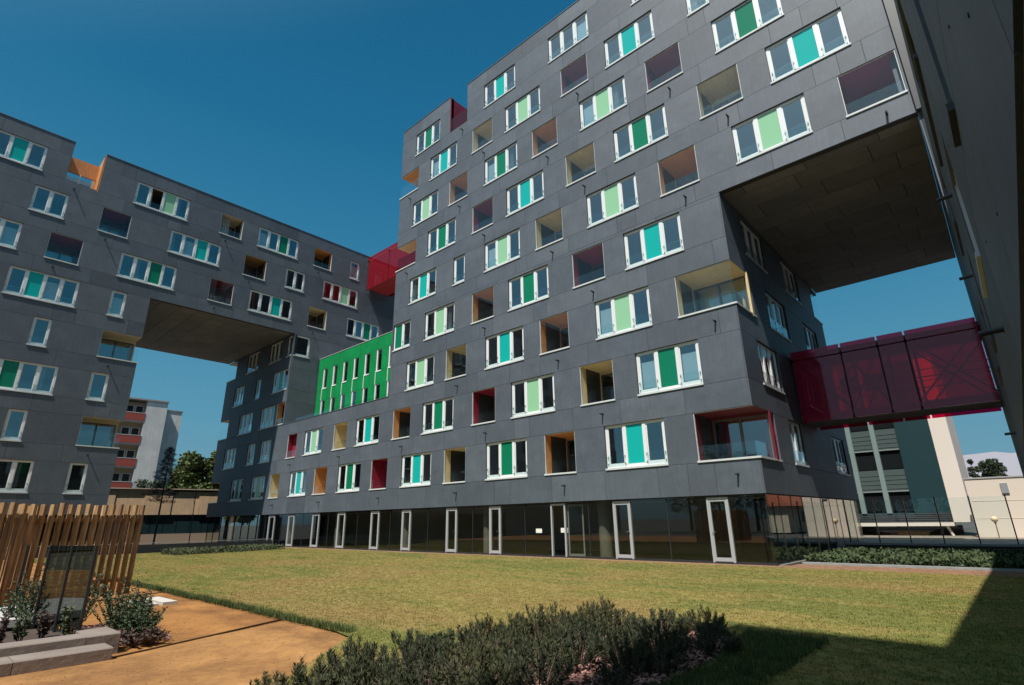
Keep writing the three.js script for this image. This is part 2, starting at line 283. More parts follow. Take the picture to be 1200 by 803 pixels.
  { const pl = []; for (let i = 0; i < 2600; i++) { const t = Math.pow(rnd(), .8), x = -5.5 - t * 12, z = R(-4.85, -1.2); if (x < -8.6 && z > -3.2) continue; pl.push([x, z]); } const pm = new THREE.InstancedMesh(new THREE.IcosahedronGeometry(.006, 0), std(1, 1, 1, { roughness: 1 }), pl.length); pm.name = 'grit'; pm.userData = { kind: 'stuff', label: 'loose grit scattered over the sandy path', category: 'grit' }; const q = new THREE.Matrix4(); pl.forEach(([x, z], i) => { const k = R(.4, 1.5); q.makeScale(k, k * .7, k); q.setPosition(x, 0, z); pm.setMatrixAt(i, q); const c = R(.5, 1.1); pm.setColorAt(i, lin(.40 * c, .23 * c, .10 * c)); }); scene.add(pm); }
  // mulch under the dwarf pines
  const mt = tex(512, (u, v) => { const a = fbm(u * 40, v * 40, 4, 40), b = hash(u * 256, v * 256); const l = .45 + (a - .5) * .9 + (b - .5) * .3; return [l, l * .8, l * .74]; });
  const mg = flat(inBed.P, .032); struct('mulch_bed', mg, std(.15, .082, .072, { map: rep(mt, 1.2), bumpMap: rep(cementB, 4), bumpScale: .02, roughness: 1 }));
  const chips = new THREE.BoxGeometry(.06, .012, .022), cl = []; for (let i = 0; i < 5000; i++) { const x = R(-5.8, -2.9), z = R(-8.2, -1.9); if (inBed(x, z)) cl.push([x, z]); }
  for (let i = 0; i < 700; i++) cl.push([R(-11.6, -9.35), R(-3.15, -2.35)]);
  const cm = new THREE.InstancedMesh(chips, std(1, 1, 1, { roughness: 1 }), cl.length); cm.name = 'bark_mulch'; cm.userData = { kind: 'stuff', label: 'reddish brown bark chips spread under the shrubs', category: 'mulch' };
  const mm = new THREE.Matrix4(); cl.forEach(([x, z], i) => { mm.makeRotationFromEuler(new THREE.Euler(R(-.5, .5), R(0, 6.28), R(-.5, .5))); mm.setPosition(x, .045, z); cm.setMatrixAt(i, mm); const k = R(.5, 1.5); cm.setColorAt(i, lin(.27 * k, .145 * k, .125 * k)); }); scene.add(cm);
}

// =================================================================== MAIN BUILDING
const XL = -42.85, XR = -6.4, XE = .29, ZF = -20, ZB = -34.5, BOT = 2.32, ROOF = 29.7, LOW = 9.26, SOF = 14.24, TWL = -28.62;
const main = thing('apartment_building', 'tall grey panel-clad apartment block with green, cyan and mint window panels and colourful loggias', 'building', [-18, 0, -27]);
{
  const f = frameZ(ZF);
  // [u0, u1, kind]  kind: window cells or loggia colour
  const P3 = c => ['p', c, 'p'];
  const rows = {
    1: [[-44.1, -42.5, 'yellow'], [-40.85, -38.25, P3('cyan')], [-37.2, -35.47, 'orange'], [-34.03, -31.28, P3('green')], [-30.12, -28.39, 'red'], [-26.97, -24.22, P3('cyan')], [-23.13, -21.39, 'yellow'], [-19.86, -17.09, P3('green')], [-16.0, -14.25, 'orange'], [-12.68, -9.88, P3('cyan')], [-8.64, XR, 'maroon', { openR: true }]],
    2: [[-41.9, -40.4, 'red', { curtain: M.redcurtain }], [-39.2, -36.55, P3('mint')], [-35.03, -33.31, 'yellow'], [-32.2, -29.5, P3('cyan')], [-28.06, -26.3, 'orange'], [-25.16, -22.43, P3('green')], [-20.92, -19.18, 'red'], [-18.05, -15.29, P3('mint')], [-13.78, -12.02, 'yellow'], [-10.88, -8.09, ['b', 'green', 'b']]],
    3: [[-26.92, -24.22, P3('mint')], [-23.17, -21.43, 'yellow'], [-19.91, -17.14, P3('cyan')], [-16.06, -14.28, 'orange'], [-12.73, -9.95, P3('mint')], [-8.73, XR, 'yellow', { openR: true }]],
    4: [[-28.5, -26.7, ['green', 'p']], [-25.25, -22.5, P3('mint')], [-21.0, -19.25, 'orange'], [-18.15, -15.38, P3('green')], [-13.86, -12.05, 'red'], [-10.94, -8.17, P3('cyan')]],
    5: [[-26.98, -24.3, ['c', 'cyan', 'p']], [-22.67, -21.66, ['p']], [-19.97, -17.25, P3('mint')], [-16.12, -14.33, 'yellow'], [-12.8, -10.02, P3('mint')], [-8.88, -7.12, 'orange'], [-5.51, -2.74, P3('mint')], [-1.59, .19, 'purple']],
    6: [[TWL, -26.5, 'yellow', { openL: true, pink: 1 }], [-25.28, -22.54, P3('green')], [-21.02, -19.28, 'red'], [-18.2, -15.45, P3('cyan')], [-13.93, -12.13, 'yellow'], [-10.99, -8.22, P3('green')], [-6.67, -4.87, 'cream'], [-3.72, -.95, P3('cyan')]],
    7: [[-27.02, -24.36, P3('mint')], [-23.23, -21.48, 'orange'], [-19.99, -17.3, P3('green')], [-16.16, -14.38, 'orange'], [-12.86, -10.09, P3('mint')], [-8.95, -7.17, 'purple'], [-5.6, -2.8, P3('green')], [-1.63, .15, 'yellow']],
    8: [[TWL, -26.55, 'orange', { openL: true }], [-25.28, -22.56, P3('cyan')], [-21.08, -19.3, 'yellow'], [-18.21, -15.47, P3('mint')], [-13.96, -12.18, 'purple'], [-11.06, -8.27, P3('cyan')], [-6.54, -5.54, ['p']], [-3.75, -.97, P3('mint')]],
    9: [[-27.02, -24.38, P3('green')], [-20.0, -17.33, P3('cyan')], [-14.72, -11.95, ['p', 'p', 'p']], [-9.27, -6.5, P3('green')], [-4.9, -2.1, P3('cyan')]],
  };
  const XC = XR - .0465, ext = k => k <= 2 ? [-44.4, XC] : k <= 4 ? [TWL, XC] : [TWL, XE];
  const notch = [-23.3, -21.6];
  const pink = new THREE.MeshPhysicalMaterial({ color: lin(.75, .08, .25), transmission: 1, roughness: .02, thickness: 0, ior: 1.5 });
  const bands = [];
  for (let k = 1; k <= 9; k++) {
    const [a, c] = ext(k), s = S(k), lo = k === 1 ? BOT : S(k - 1) + OH, [a0] = ext(Math.max(1, k - 1));
    // spandrel below this storey
    if (k === 3) { bands.push({ y0: lo, y1: LOW, segs: [[-44.4, TWL]] }); bands.push({ y0: lo, y1: s, segs: [[TWL, XC]] }); }
    else if (k === 5) { bands.push({ y0: lo, y1: SOF, segs: [[TWL, XC]] }); bands.push({ y0: SOF, y1: s, segs: [[TWL, XE]] }); }
    else bands.push({ y0: lo, y1: s, segs: [[a, c]] });
    let holes = rows[k].map(r => [r[0], r[1]]); if (k === 9) holes.push(notch);
    bands.push({ y0: s, y1: s + OH, segs: minus([[a, c]], holes) });
    for (const [u0, u1, kind, o] of rows[k]) {
      if (Array.isArray(kind)) place(main, f, makeWindow(lived(kind), u1 - u0), u0, s);
      else {
        const oo = { ...(o || {}) }; if (oo.pink) { delete oo.pink; oo.rail = pink; } else if (oo.openL) oo.rail = true; if (k < 3 && !o) oo.bars = true; if (k < 3 && u0 < -28.1) oo.deep = true; if (k > 2 && !oo.rail) oo.glazed = true;
        const lg = makeLoggia(kind, u1 - u0, OH, oo); place(main, f, lg, u0, s); spout(main, f, u0 + (u1 - u0) * .62, s - .5);
      }
    }
  }


  bands.push({ y0: S(9) + OH, y1: ROOF, segs: minus([[TWL, XE]], [notch]) });
  clad(main, f, bands);
  // roof notch terrace with a red side wall and pink glass rail
  { const g = new THREE.Group(); g.name = 'roof_terrace'; const w = 1.7, h = ROOF - S(9);
    sub(g, 'side_wall', bx(-.05, 0, -.1, h - .02, -5, -.048), lining.red); sub(g, 'side_wall', bx(w, w + .05, -.1, h - .02, -5, -.048), panelMats[0]);
    sub(g, 'floor', bx(0, w, -.06, 0, -5, -.05), M.slab); sub(g, 'back_wall', bx(-.05, w + .05, -.1, h - 1.2, -5.1, -5), lining.red);
    sub(g, 'rail_pane', bx(.02, w - .02, .05, 1.15, -.09, -.08), pink); sub(g, 'rail_pane', bx(.02, w - .02, .05, 1.15, -4.9, -4.89), pink); sub(g, 'edge_trim', bx(0, .03, .0, h, -.09, -.02), lining.red);
    place(main, f, g, notch[0], S(9)); }
  spout(main, f, -22.0, S(9) - .5);
  // right-hand side wall under the cantilever
  const fs = frameX(XR), u0 = 19.995, u1 = 34.5, sb = [], srows = {
    1: [[19.995, 22.3, 'corner'], [24.1, 25.9, ['p', 'p']], [31.1, 33.6, P3('p')]],
    2: [[21.7, 24.2, ['p', 'p', 'p']], [27.2, 29.0, ['p', 'p']]],
    3: [[19.995, 22.12, 'corner'], [24.05, 26.85, ['p', 'p', 'p']], [29.8, 32.4, ['p', 'p', 'p']]],
    4: [[22.2, 24.9, ['p', 'p', 'p']], [27.6, 30.3, ['p', 'p', 'p']], [32.95, 34.5, 'end']],
  };
  for (let k = 1; k <= 4; k++) {
    sb.push({ y0: k === 1 ? BOT : S(k - 1) + OH, y1: S(k), segs: [[u0, u1]] });
    sb.push({ y0: S(k), y1: S(k) + OH, segs: minus([[u0, u1]], srows[k].map(r => [r[0], r[1]])) });
    for (const [a, c, kind] of srows[k]) {
      if (Array.isArray(kind)) place(main, fs, makeWindow(kind, c - a), a, S(k));
      else if (kind === 'corner') { // glazed side of a corner loggia
        const col = k === 1 ? lining.red : lining.yellow, g = new THREE.Group(); g.name = 'corner_glazing'; const w = c - a;
        sub(g, 'front_pane', bx(.02, w - .05, .06, .62, -.12, -.112), M.clear); sub(g, 'sill', bx(-.02, w + .03, 0, .07, -.16, .045), M.sill);
        sub(g, 'side_wall', bx(w - .007, w + .04, .008, OH - .008, -2.2, -.047), col); place(main, fs, g, a, S(k));
      } else { const g = new THREE.Group(); g.name = 'corner_glazing'; sub(g, 'front_pane', bx(.05, c - a - .02, .06, OH - .02, -.07, -.062), M.clear); sub(g, 'sill', bx(-.02, c - a, 0, .07, -.16, .045), M.sill); place(main, fs, g, a, S(k)); }
    }
  }
  sb.push({ y0: S(4) + OH, y1: SOF, segs: [[u0, u1]] });
  clad(main, fs, sb, { inset: .31 });
  // soffit boards of the cantilever
  const soff = (root, x0, x1, z0, z1, y, m) => { let z = z0, r = 0; const bk = [bx(x0, x1, y + .05, y + .35, z0, z1)];
    while (z < z1 - .1) { const ze = Math.min(z1, z + 1.24); let x = x0 + (r % 2 ? .8 : 0); if (r % 2) part(root, 'soffit_board', bx(x0 + .013, x - .013, y, y + .045, z + .013, ze - .013, R(0, 9), R(0, 9)), m[Math.floor(rnd() * m.length)]);
      while (x < x1 - .05) { const xe = Math.min(x1, x + R(2.3, 2.6)); part(root, 'soffit_board', bx(x + .013, xe - .013, y, y + .045, z + .013, ze - .013, R(0, 9), R(0, 9)), m[Math.floor(rnd() * m.length)]); x = xe; } z = ze; r++; }
    part(root, 'soffit_deck', bk, M.backing); };
  const soffM = [[.25, .248, .255], [.215, .215, .222], [.285, .28, .288], [.235, .235, .243]].map(c => std(...c, { map: rep(cementT, .3), roughness: .75 }));
  soff(main, XR + .002, XE - .01, ZB, ZF - .06, SOF + .002, soffM);
  main.soff = soff; main.soffM = soffM;
  // slabs, back and side walls close the volume
  const sl = [], wl = [];
  for (let k = 1; k <= 9; k++) { const [a, c] = ext(k), y = k === 5 ? SOF + .37 : S(k) - .98; sl.push(bx(a + .1, c - .34, y, y + .2, ZF - 5.2, ZF - .31)); }
  part(main, 'floor_slab', sl, M.slab);
  wl.push(bx(-44.4, TWL, BOT, LOW - .6, ZF - 5.6, ZF - 5.25), bx(TWL + .02, XR - .32, BOT, ROOF - .5, ZF - 5.6, ZF - 5.25), bx(XR - .32, XE - .02, SOF + .36, ROOF - .5, ZF - 5.6, ZF - 5.25));
  part(main, 'inner_wall', wl, M.inner);
  part(main, 'rear_wall', [bx(-44.4, XR - .31, 0, LOW, ZB + .02, ZB + .3), bx(TWL, XR - .31, LOW, SOF, ZB + .02, ZB + .3), bx(TWL, XE, SOF + .36, ROOF, ZB + .02, ZB + .3)], panelMats[1]);
  const side = []; // left flank of the tower, open beside the two corner loggias
  let yy = LOW; for (const k of [6, 8]) { side.push(bx(TWL, TWL + .28, yy, S(k), ZB + .3, ZF - .31)); side.push(bx(TWL, TWL + .28, S(k), S(k) + OH, ZB + .3, ZF - 1.9)); yy = S(k) + OH; }
  side.push(bx(TWL, TWL + .28, yy, ROOF, ZB + .3, ZF - .31)); part(main, 'flank_wall', side, panelMats[3]);
  part(main, 'flank_wall', bx(XE - .3, XE - .01, SOF + .36, ROOF, ZB + .3, ZF - .31), panelMats[3]);
  part(main, 'roof', [bx(TWL + .28, notch[0] - .06, ROOF - .8, ROOF - .5, ZB + .3, ZF - .31), bx(notch[1] + .06, XE - .3, ROOF - .8, ROOF - .5, ZB + .3, ZF - .31), bx(notch[0] - .06, notch[1] + .06, ROOF - .8, ROOF - .5, ZB + .3, ZF - 5.2), bx(-44.4, TWL, LOW - .9, LOW - .6, ZB + .3, ZF - .31)], M.slab);
  for (const [a, c, y] of [[TWL - .03, notch[0], ROOF], [notch[1], XE + .02, ROOF], [-44.4, TWL - .04, LOW]]) part(main, 'parapet_cap', bx(a, c, y, y + .03, ZF - .33, ZF + .03), std(.24, .25, .26, { roughness: .4, metalness: .6 }));
  part(main, 'added_dark_fin', bx(XE + .002, XE + .55, SOF, ROOF, ZF - .5, ZF + .16), M.steelDark);  // dark fin added so the strip beside the facade stays dark
  // ---- glazed ground storey
  const gz = ZF - .12, doors = [[-43.75, -42.75], [-40.55, -39.65], [-37.05, -36.12], [-33.75, -32.85], [-29.93, -29.06], [-26.8, -25.98], [-22.93, -22.1], [-19.72, -18.95], [-15.85, -15.03], [-12.58, -11.76], [-8.58, -7.78]];
  let x = -44.4; const mull = [];
  const glaze = (a, c) => { const n = Math.max(1, Math.round((c - a) / 1.45)), w = (c - a) / n; for (let i = 0; i < n; i++) { part(main, 'shop_pane', bx(a + i * w + .018, a + (i + 1) * w - .018, .09, BOT - .03, gz - .012, gz), M.shop); if (i) mull.push(bx(a + i * w - .018, a + i * w + .018, .09, BOT - .03, gz - .06, gz + .012)); } };
  doors.forEach(([a, c], i) => {
    if (a > x) glaze(x, a); x = c;
    const g = new THREE.Group(); g.name = 'door'; const w = c - a, h = BOT - .12;
    const open = i === 8;
    sub(g, 'frame', [bx(0, .075, 0, h, -.07, .03), bx(w - .075, w, 0, h, -.07, .03), bx(.075, w - .075, h - .075, h, -.07, .03), ...(open ? [] : [bx(.075, w - .075, 0, .16, -.06, .02), bx(.075, .13, .16, h - .075, -.06, .02), bx(w - .13, w - .075, .16, h - .075, -.06, .02), bx(.13, w - .13, h - .14, h - .075, -.06, .02)])], std(.36, .37, .38, { roughness: .4 }));
    if (!open) { sub(g, 'pane', bx(.12, w - .12, .15, h - .13, -.03, -.024), M.shop); const hl = i > 9 ? .11 : w - .11; sub(g, 'handle', [tube([hl, 1.02, .02], [hl, 1.02, .075], .011), tube([hl - .01, 1.02, .075], [hl + (i > 9 ? .12 : -.12), 1.02, .075], .011)], M.clamp); }
    g.position.set(a - main.position.x, .05, gz - main.position.z); main.add(g);
  });
  glaze(x, XR - .3); part(main, 'shop_pane', bx(XR - .28, XR - .02, .09, BOT - .03, gz - .012, gz), M.shop);
  { const g = new THREE.Group(); g.name = 'door_leaf'; const w = .78, h = BOT - .2; // leaf standing open into the room
    sub(g, 'frame', [bx(0, .06, 0, h, -.04, 0), bx(w - .06, w, 0, h, -.04, 0), bx(.06, w - .06, 0, .1, -.04, 0), bx(.06, w - .06, h - .06, h, -.04, 0)], std(.36, .37, .38, { roughness: .4 })); sub(g, 'pane', bx(.05, w - .05, .09, h - .05, -.022, -.016), M.shop);
    g.position.set(-15.0 - main.position.x, .07, gz - .1 - main.position.z); g.rotation.y = .12; main.add(g); }
  part(main, 'paper_notice', bx(-16.75, -16.4, 1.02, 1.2, gz + .001, gz + .004), std(.75, .74, .68)); part(main, 'paper_notice', bx(-15.7, -15.3, 1.02, 1.22, gz - .5, gz - .49), std(.75, .74, .68));
  mull.push(bx(-44.4, XR - .02, .0, .088, gz - .06, gz + .03), bx(-44.4, XR - .02, BOT - .03, BOT - .002, gz - .06, gz + .012));
  part(main, 'mullion', mull, M.steelDark);
  const gx = XR - .12; const sm = []; for (let i = 0; i < 10; i++) { const a = 20.2 + i * 1.43; part(main, 'shop_pane', bx(gx - .012, gx, .09, BOT - .03, -a - 1.41, -a - .02), M.shop); sm.push(bx(gx - .05, gx + .01, .09, BOT - .03, -a - .018, -a + .018)); }
  part(main, 'mullion', sm, M.steelDark);
  part(main, 'ground_ceiling', bx(-44.4, XR - .31, BOT + .06, BOT + .25, ZB + .3, ZF - .31), M.slab);
  part(main, 'ground_wall', [bx(-44.4, -9.5, 0, BOT + .05, ZF - 5.6, ZF - 5.3), bx(-9.8, -9.5, 0, BOT + .05, ZB + .3, ZF - 5.6)], std(.34, .31, .27));
  part(main, 'ground_slab', bx(-44.4, XR - .02, -.1, .0, ZB, gz - .07), std(.2, .19, .17));
  for (const cx of [-34.7, -27.25, -20.5, -13.5, -41.5]) part(main, 'column', new THREE.CylinderGeometry(.27, .27, BOT + .05, 20).translate(cx, BOT / 2 + .02, ZF - .85), M.concrete);
}

// =================================================================== LEFT WING
const WR = 26.8, WS = 17.05, GZ = 9.25;   // roof, arch soffit, near edge of the arch (u = -z)
const wing = thing('apartment_building', 'dark grey apartment wing with a tall open passage through it and an orange roof notch', 'building', [-50, 0, -14]);
{
  const f = frameX(XL), q = c => ['p', 'p', c, 'p'];
  const rows = {
    8: [[-3.3, 1.85, ['p', 'p', 'cyan', 'p']].map((v, i) => i === 0 ? -1.65 : v), [7.0, 10.53, ['p', 'o', 'mint', 'p']], [12.9, 14.6, 'cream', { curtain: M.curtain }], [15.92, 19.45, q('green')], [21.0, 22.72, 'orange'], [24.7, 25.68, ['p']]],
    7: [[-3.6, -1.9, 'red'], [1.77, 3.53, ['p', 'p']], [5.42, 7.12, 'purple'], [9.68, 13.26, q('cyan')], [15.14, 16.9, 'brown'], [18.64, 20.37, ['c', 'c']], [22.16, 25.76, ['c', 'p', 'mint', 'p']]],
    6: [[-1.8, 1.75, ['p', 'cyan', 'p', 'p']], [3.13, 4.86, 'red'], [7.02, 10.54, q('green')], [12.9, 14.63, 'red', { bars: true }], [15.92, 19.53, q('cyan')], [21.04, 22.76, 'yellow'], [24.86, 28.38, q('green')]],
    5: [[-4, -1, ['p', 'green', 'p']], [1.72, 5.22, ['p', 'cyan', 'p', 'p']], [6.98, 7.87, ['p']], [20.12, 21.5, ['p']], [25.2, 27.0, ['p', 'p']]],
    4: [[-1, .8, 'orange'], [3.46, 4.36, ['p']], [7.0, GZ, 'cream', { openR: true }]],
    3: [[-3, -1.2, 'yellow'], [1.7, 5.25, ['p', 'green', 'p', 'p']], [6.93, 7.9, ['p']]],
    2: [[-1, .8, ['p', 'p']], [3.46, 4.37, ['p']], [7.0, GZ, 'cream', { openR: true }]],
    1: [[-3, -1, ['p', 'cyan', 'p']], [2.7, 5.25, ['p', 'p', 'p']], [6.92, 7.86, ['p']]],
  };
  const U0 = -6, UE = 33, notch = [3.1, 4.85], bands = [];
  const ext = k => k <= 2 ? [[U0, GZ]] : k <= 4 ? [[U0, GZ], [20.05, UE]] : k === 5 ? [[U0, GZ], [20.05, UE]] : [[U0, UE]];
  for (let k = 1; k <= 8; k++) {
    const s = S(k), lo = k === 1 ? BOT : S(k - 1) + OH;
    if (k === 3) bands.push({ y0: lo, y1: s, segs: [[U0, GZ]] }, { y0: LOW - .3, y1: s, segs: [[20.05, UE]] });
    else if (k === 6) bands.push({ y0: lo, y1: WS, segs: [[U0, GZ], [20.05, UE]] }, { y0: WS, y1: s, segs: [[U0, UE]] });
    else bands.push({ y0: lo, y1: s, segs: ext(k) });
    const holes = rows[k].map(r => [r[0], r[1]]); if (k === 8) holes.push(notch);
    bands.push({ y0: s, y1: s + OH, segs: minus(ext(k), holes) });
    for (const [a, c, kind, o] of rows[k]) {
      if (Array.isArray(kind)) place(wing, f, makeWindow(lived(kind), c - a), a, s);
      else { const oo = o ? { ...o } : {}; if (oo.openR) oo.rail = true; else if (k > 5 && kind === 'red') oo.glazed = true; place(wing, f, makeLoggia(kind, c - a, OH, oo), a, s); spout(wing, f, a + (c - a) * .3, s - .5); }
    }
  }
  bands.push({ y0: S(8) + OH, y1: WR, segs: minus([[U0, UE]], [notch]) });
  clad(wing, f, bands, { len: 2.9 });
  { const g = new THREE.Group(); g.name = 'roof_terrace'; const w = 1.75, h = WR - S(8);
    sub(g, 'side_wall', bx(w, w + .05, -.1, h - .02, -4, .002), lining.orange); sub(g, 'side_wall', bx(-.05, 0, -.1, h - .02, -4, -.048), panelMats[2]);
    sub(g, 'floor', bx(0, w, -.06, 0, -4, -.05), M.slab); sub(g, 'back_wall', bx(0, w, 1.55, h - .25, -1.75, -1.65), lining.orange); sub(g, 'back_pane', bx(0, w, .05, 1.55, -1.72, -1.71), M.pane); sub(g, 'door_post', bx(w * .45, w * .45 + .08, .02, 1.55, -1.70, -1.62), M.white);
    place(wing, f, g, notch[0], S(8)); spout(wing, f, 3.65, S(8) - .5); }
  // wall under the arch on the courtyard line (faces the lawn), in the wing's own shadow
  const fz = frameZ(ZF), W = -56.4, drows = {
    1: [[-51.7, -49.2, ['p', 'green', 'p']], [-47.6, -45.05, ['p', 'mint', 'p']]],
    2: [[-54.25, -51.7, ['p', 'p', 'p']], [-49.3, -47.75, ['p', 'p']], [-46.7, -44.75, ['p', 'p', 'p']]],
    3: [[-51.9, -49.1, ['p', 'c', 'p']], [-47.5, -44.8, ['p', 'p', 'p']], [-44.5, -43.1, 'orange']],
    4: [[-54.0, -51.85, ['p', 'p', 'p']], [-49.3, -48.3, ['p']], [-45.9, -43.2, ['p', 'cyan', 'p']]],
    5: [[-51.9, -49.4, ['p', 'p', 'p']], [-47.2, -44.9, ['p', 'p', 'p']], [-43.9, -43.0, ['p']]],
  };
  const db = [];
  for (let k = 1; k <= 5; k++) {
    const e = k <= 2 ? -44.42 : XL - .052, lo = k === 1 ? BOT : S(k - 1) + OH, left = k % 2 ? -54.35 : W, s = S(k);
    if (k === 3) db.push({ y0: lo, y1: LOW, segs: [[W, -44.42]] }, { y0: LOW, y1: s, segs: [[W, e]] }); else db.push({ y0: lo, y1: s, segs: [[W, e]] });
    db.push({ y0: s, y1: s + OH, segs: minus([[left, e]], drows[k].map(r => [r[0], r[1]])) });
    for (const [a, c, kind] of drows[k]) place(wing, fz, Array.isArray(kind) ? makeWindow(kind, c - a) : makeLoggia(kind, c - a, OH, {}), a, s);
    if (k % 2) place(wing, fz, makeLoggia('cream', 2.05, OH, { openL: true, rail: true }), W, s);
  }
  db.push({ y0: S(5) + OH, y1: WS, segs: [[W, XL - .052]] });
  clad(wing, fz, db, {});
  main.soff(wing, W, XL - .06, -19.95, -GZ, WS + .002, main.soffM);
  // closing walls, slabs, roof
  const sl = []; for (let k = 1; k <= 8; k++) { const y = k === 6 ? WS + .37 : S(k) - .98; sl.push(bx(XL - 5.2, XL - .31, y, y + .2, -GZ + .3, 6)); if (k > 5) sl.push(bx(XL - 5.2, XL - .31, y, y + .2, -33, -GZ + .28)); else { sl.push(bx(W + .3, -44.6, y, y + .2, -25, -20.31)); if (k > 2) sl.push(bx(-44.6, XL - .31, y, y + .2, -33, -20.31)); } }
  part(wing, 'floor_slab', sl, M.slab);
  part(wing, 'inner_wall', [bx(XL - 5.6, XL - 5.22, 0, WS, -GZ + 2.2, 6), bx(XL - 5.6, XL - 5.22, WS + .4, WR - .5, -33, 6), bx(W + .3, -44.6, 0, WS, -25.6, -25.2), bx(-44.6, XL - .31, LOW, WS, -25.6, -25.2)], M.inner);
  part(wing, 'rear_wall', [bx(W, W + .3, 0, WR, -GZ, 6), bx(W, W + .3, WS + .36, WR, -33, -GZ), bx(W, XL - .3, 0, WR, 5.7, 6), bx(W, XL - .3, WS + .36, WR, -33.3, -33), bx(W, XL, 0, WS, -33.3, -33), bx(W, W + .3, 0, WS, -33, -25)], panelMats[1]);
  const endw = []; let y = BOT; for (const k of [2, 4]) { endw.push(bx(W, XL - .05, y, S(k), -GZ, -GZ + .28)); endw.push(bx(W, XL - 2.0, S(k), S(k) + OH, -GZ, -GZ + .28)); y = S(k) + OH; } endw.push(bx(W, XL - .05, y, WS, -GZ, -GZ + .28)); part(wing, 'passage_wall', endw, panelMats[3]);
  part(wing, 'roof', [bx(W, XL - .31, WR - .8, WR - .5, -33, -notch[1] - .06), bx(W, XL - .31, WR - .8, WR - .5, -notch[0] + .06, 6), bx(W, XL - 4.1, WR - .8, WR - .5, -notch[1] - .06, -notch[0] + .06)], M.slab);
  for (const [a, c] of [[-33, -notch[1]], [-notch[0], 6]]) part(wing, 'parapet_cap', bx(XL - .33, XL + .03, WR, WR + .03, a, c), std(.24, .25, .26, { roughness: .4, metalness: .6 }));
  part(wing, 'south_end', bx(W, XL, 0, WR, 6.02, 30), panelMats[0]); for (let k = 1; k < 9; k++) for (let i = 0; i < 5; i++) part(wing, 'south_window', bx(XL - .02, XL + .03, S(k), S(k) + OH, 7.5 + i * 4.6 + (k % 2) * 1.8, 10 + i * 4.6 + (k % 2) * 1.8), M.dark);
  const gl = []; for (let i = 0; i < 8; i++) part(wing, 'shop_pane', bx(W + .4 + i * 1.46, W + 1.83 + i * 1.46, .09, BOT - .03, ZF - .132, ZF - .12), M.shop); for (let i = 0; i < 10; i++) part(wing, 'shop_pane', bx(XL - .132, XL - .12, .09, BOT - .03, -GZ + .2 + i * 1.5, -GZ + 1.66 + i * 1.5), M.shop);
  gl.push(bx(W, XL - .02, 0, .088, ZF - .2, ZF - .1)); for (let i = 0; i < 9; i++) gl.push(bx(W + .38 + i * 1.46, W + .42 + i * 1.46, .09, BOT, ZF - .18, ZF - .1)); part(wing, 'mullion', gl, M.steelDark);
  part(wing, 'ground_wall', [bx(W, -44.5, 0, BOT, -25.6, -25.2), bx(XL - 5.6, XL - 5.3, 0, BOT, -GZ, 6)], std(.2, .15, .1));
}

// =================================================================== GREEN BLOCK ON THE LOW ROOF
const greenB = thing('rooftop_building', 'bright green rooftop storey with a row of narrow slot windows', 'building', [-35.5, LOW - .6, -25]);
{
  const gz = -22.5, y0 = LOW - .6, y1 = 13.68 + GY, gm = [[.005, .35, .098], [.006, .335, .092], [.005, .365, .104]].map(c => std(...c, { map: rep(cementT, .2), roughness: .42 }));
  const xs = []; for (let i = 0; i < 9; i++) xs.push(-41.95 + i * 1.568);
  const sw = .70, up = [10.85 + GY, 12.62 + GY], lo = [y0 + .3, 9.88 + GY], f = frameZ(gz), bk = [];
  const pan = (a, c, b, d) => { if (c - a < .05) return; bk.push(bx(a, c, b, d, gz - .3, gz - .05)); part(greenB, 'panel', bx(a + .005, c - .005, b + .005, d - .005, gz - .045, gz, R(0, 9), R(0, 9)), gm[Math.floor(rnd() * 3)]); };
  const X0 = XL + .06, X1 = TWL - .02, ed = [X0, ...xs.filter(x => x + sw < X1 - .1).flatMap(x => [x, x + sw]), X1], yb = [y0, lo[0], lo[1], up[0], up[1], y1];
  for (let i = 0; i + 1 < ed.length; i++) for (let j = 0; j < 5; j++) { if (i % 2 && (j === 1 || j === 3)) { place(greenB, f, slot(j === 1 ? lo : up), ed[i], j === 1 ? lo[0] : up[0]); continue; } pan(ed[i], ed[i + 1], yb[j], yb[j + 1]); }
  function slot([a, c]) { const h = c - a, g = new THREE.Group(); g.name = 'slot_window'; sub(g, 'frame', [bx(.01, .13, 0, h, -.1, -.02), bx(sw - .03, sw, 0, h, -.1, -.05), bx(.13, sw - .03, h - .04, h, -.1, -.05), bx(0, sw, 0, .09, -.1, .03)], M.white); sub(g, 'pane', bx(.13, sw - .03, .09, h - .04, -.08, -.075), M.pane); if (a < 12) sub(g, 'drain_strip', bx(.0, .05, h, h + .95, .0, .03), M.white); return g; }
  part(greenB, 'wall', bk, M.backing); part(greenB, 'roof', bx(X0, X1, y1 - .3, y1 - .1, -33, gz - .3), M.slab); part(greenB, 'inner_wall', [bx(X0, X1, y0, y1 - .3, -27.2, -27), bx(X0, X1, 10.3 + GY, 10.5 + GY, -27, gz - .31)], M.inner);
  part(greenB, 'parapet_cap', bx(X0, X1, y1, y1 + .03, gz - .33, gz + .03), M.sill);
}
single('terrace_planter', 'long red planter box on the low roof terrace beside the green block', 'planter', [bx(-41.6, -39.2, LOW - .6, LOW + .12, -21.4, -20.95), bx(-41.65, -39.15, LOW + .12, LOW + .16, -21.45, -20.9)], std(.5, .06, .03));
{ const g = thing('glass_railing', 'clear glass railing above the low roof edge', 'railing', [-38, LOW, -20.4]); for (let i = 0; i < 7; i++) part(g, 'pane', bx(-42.7 + i * 2, -40.74 + i * 2, LOW - .5, LOW + .45, -20.5, -20.49), M.clear); }

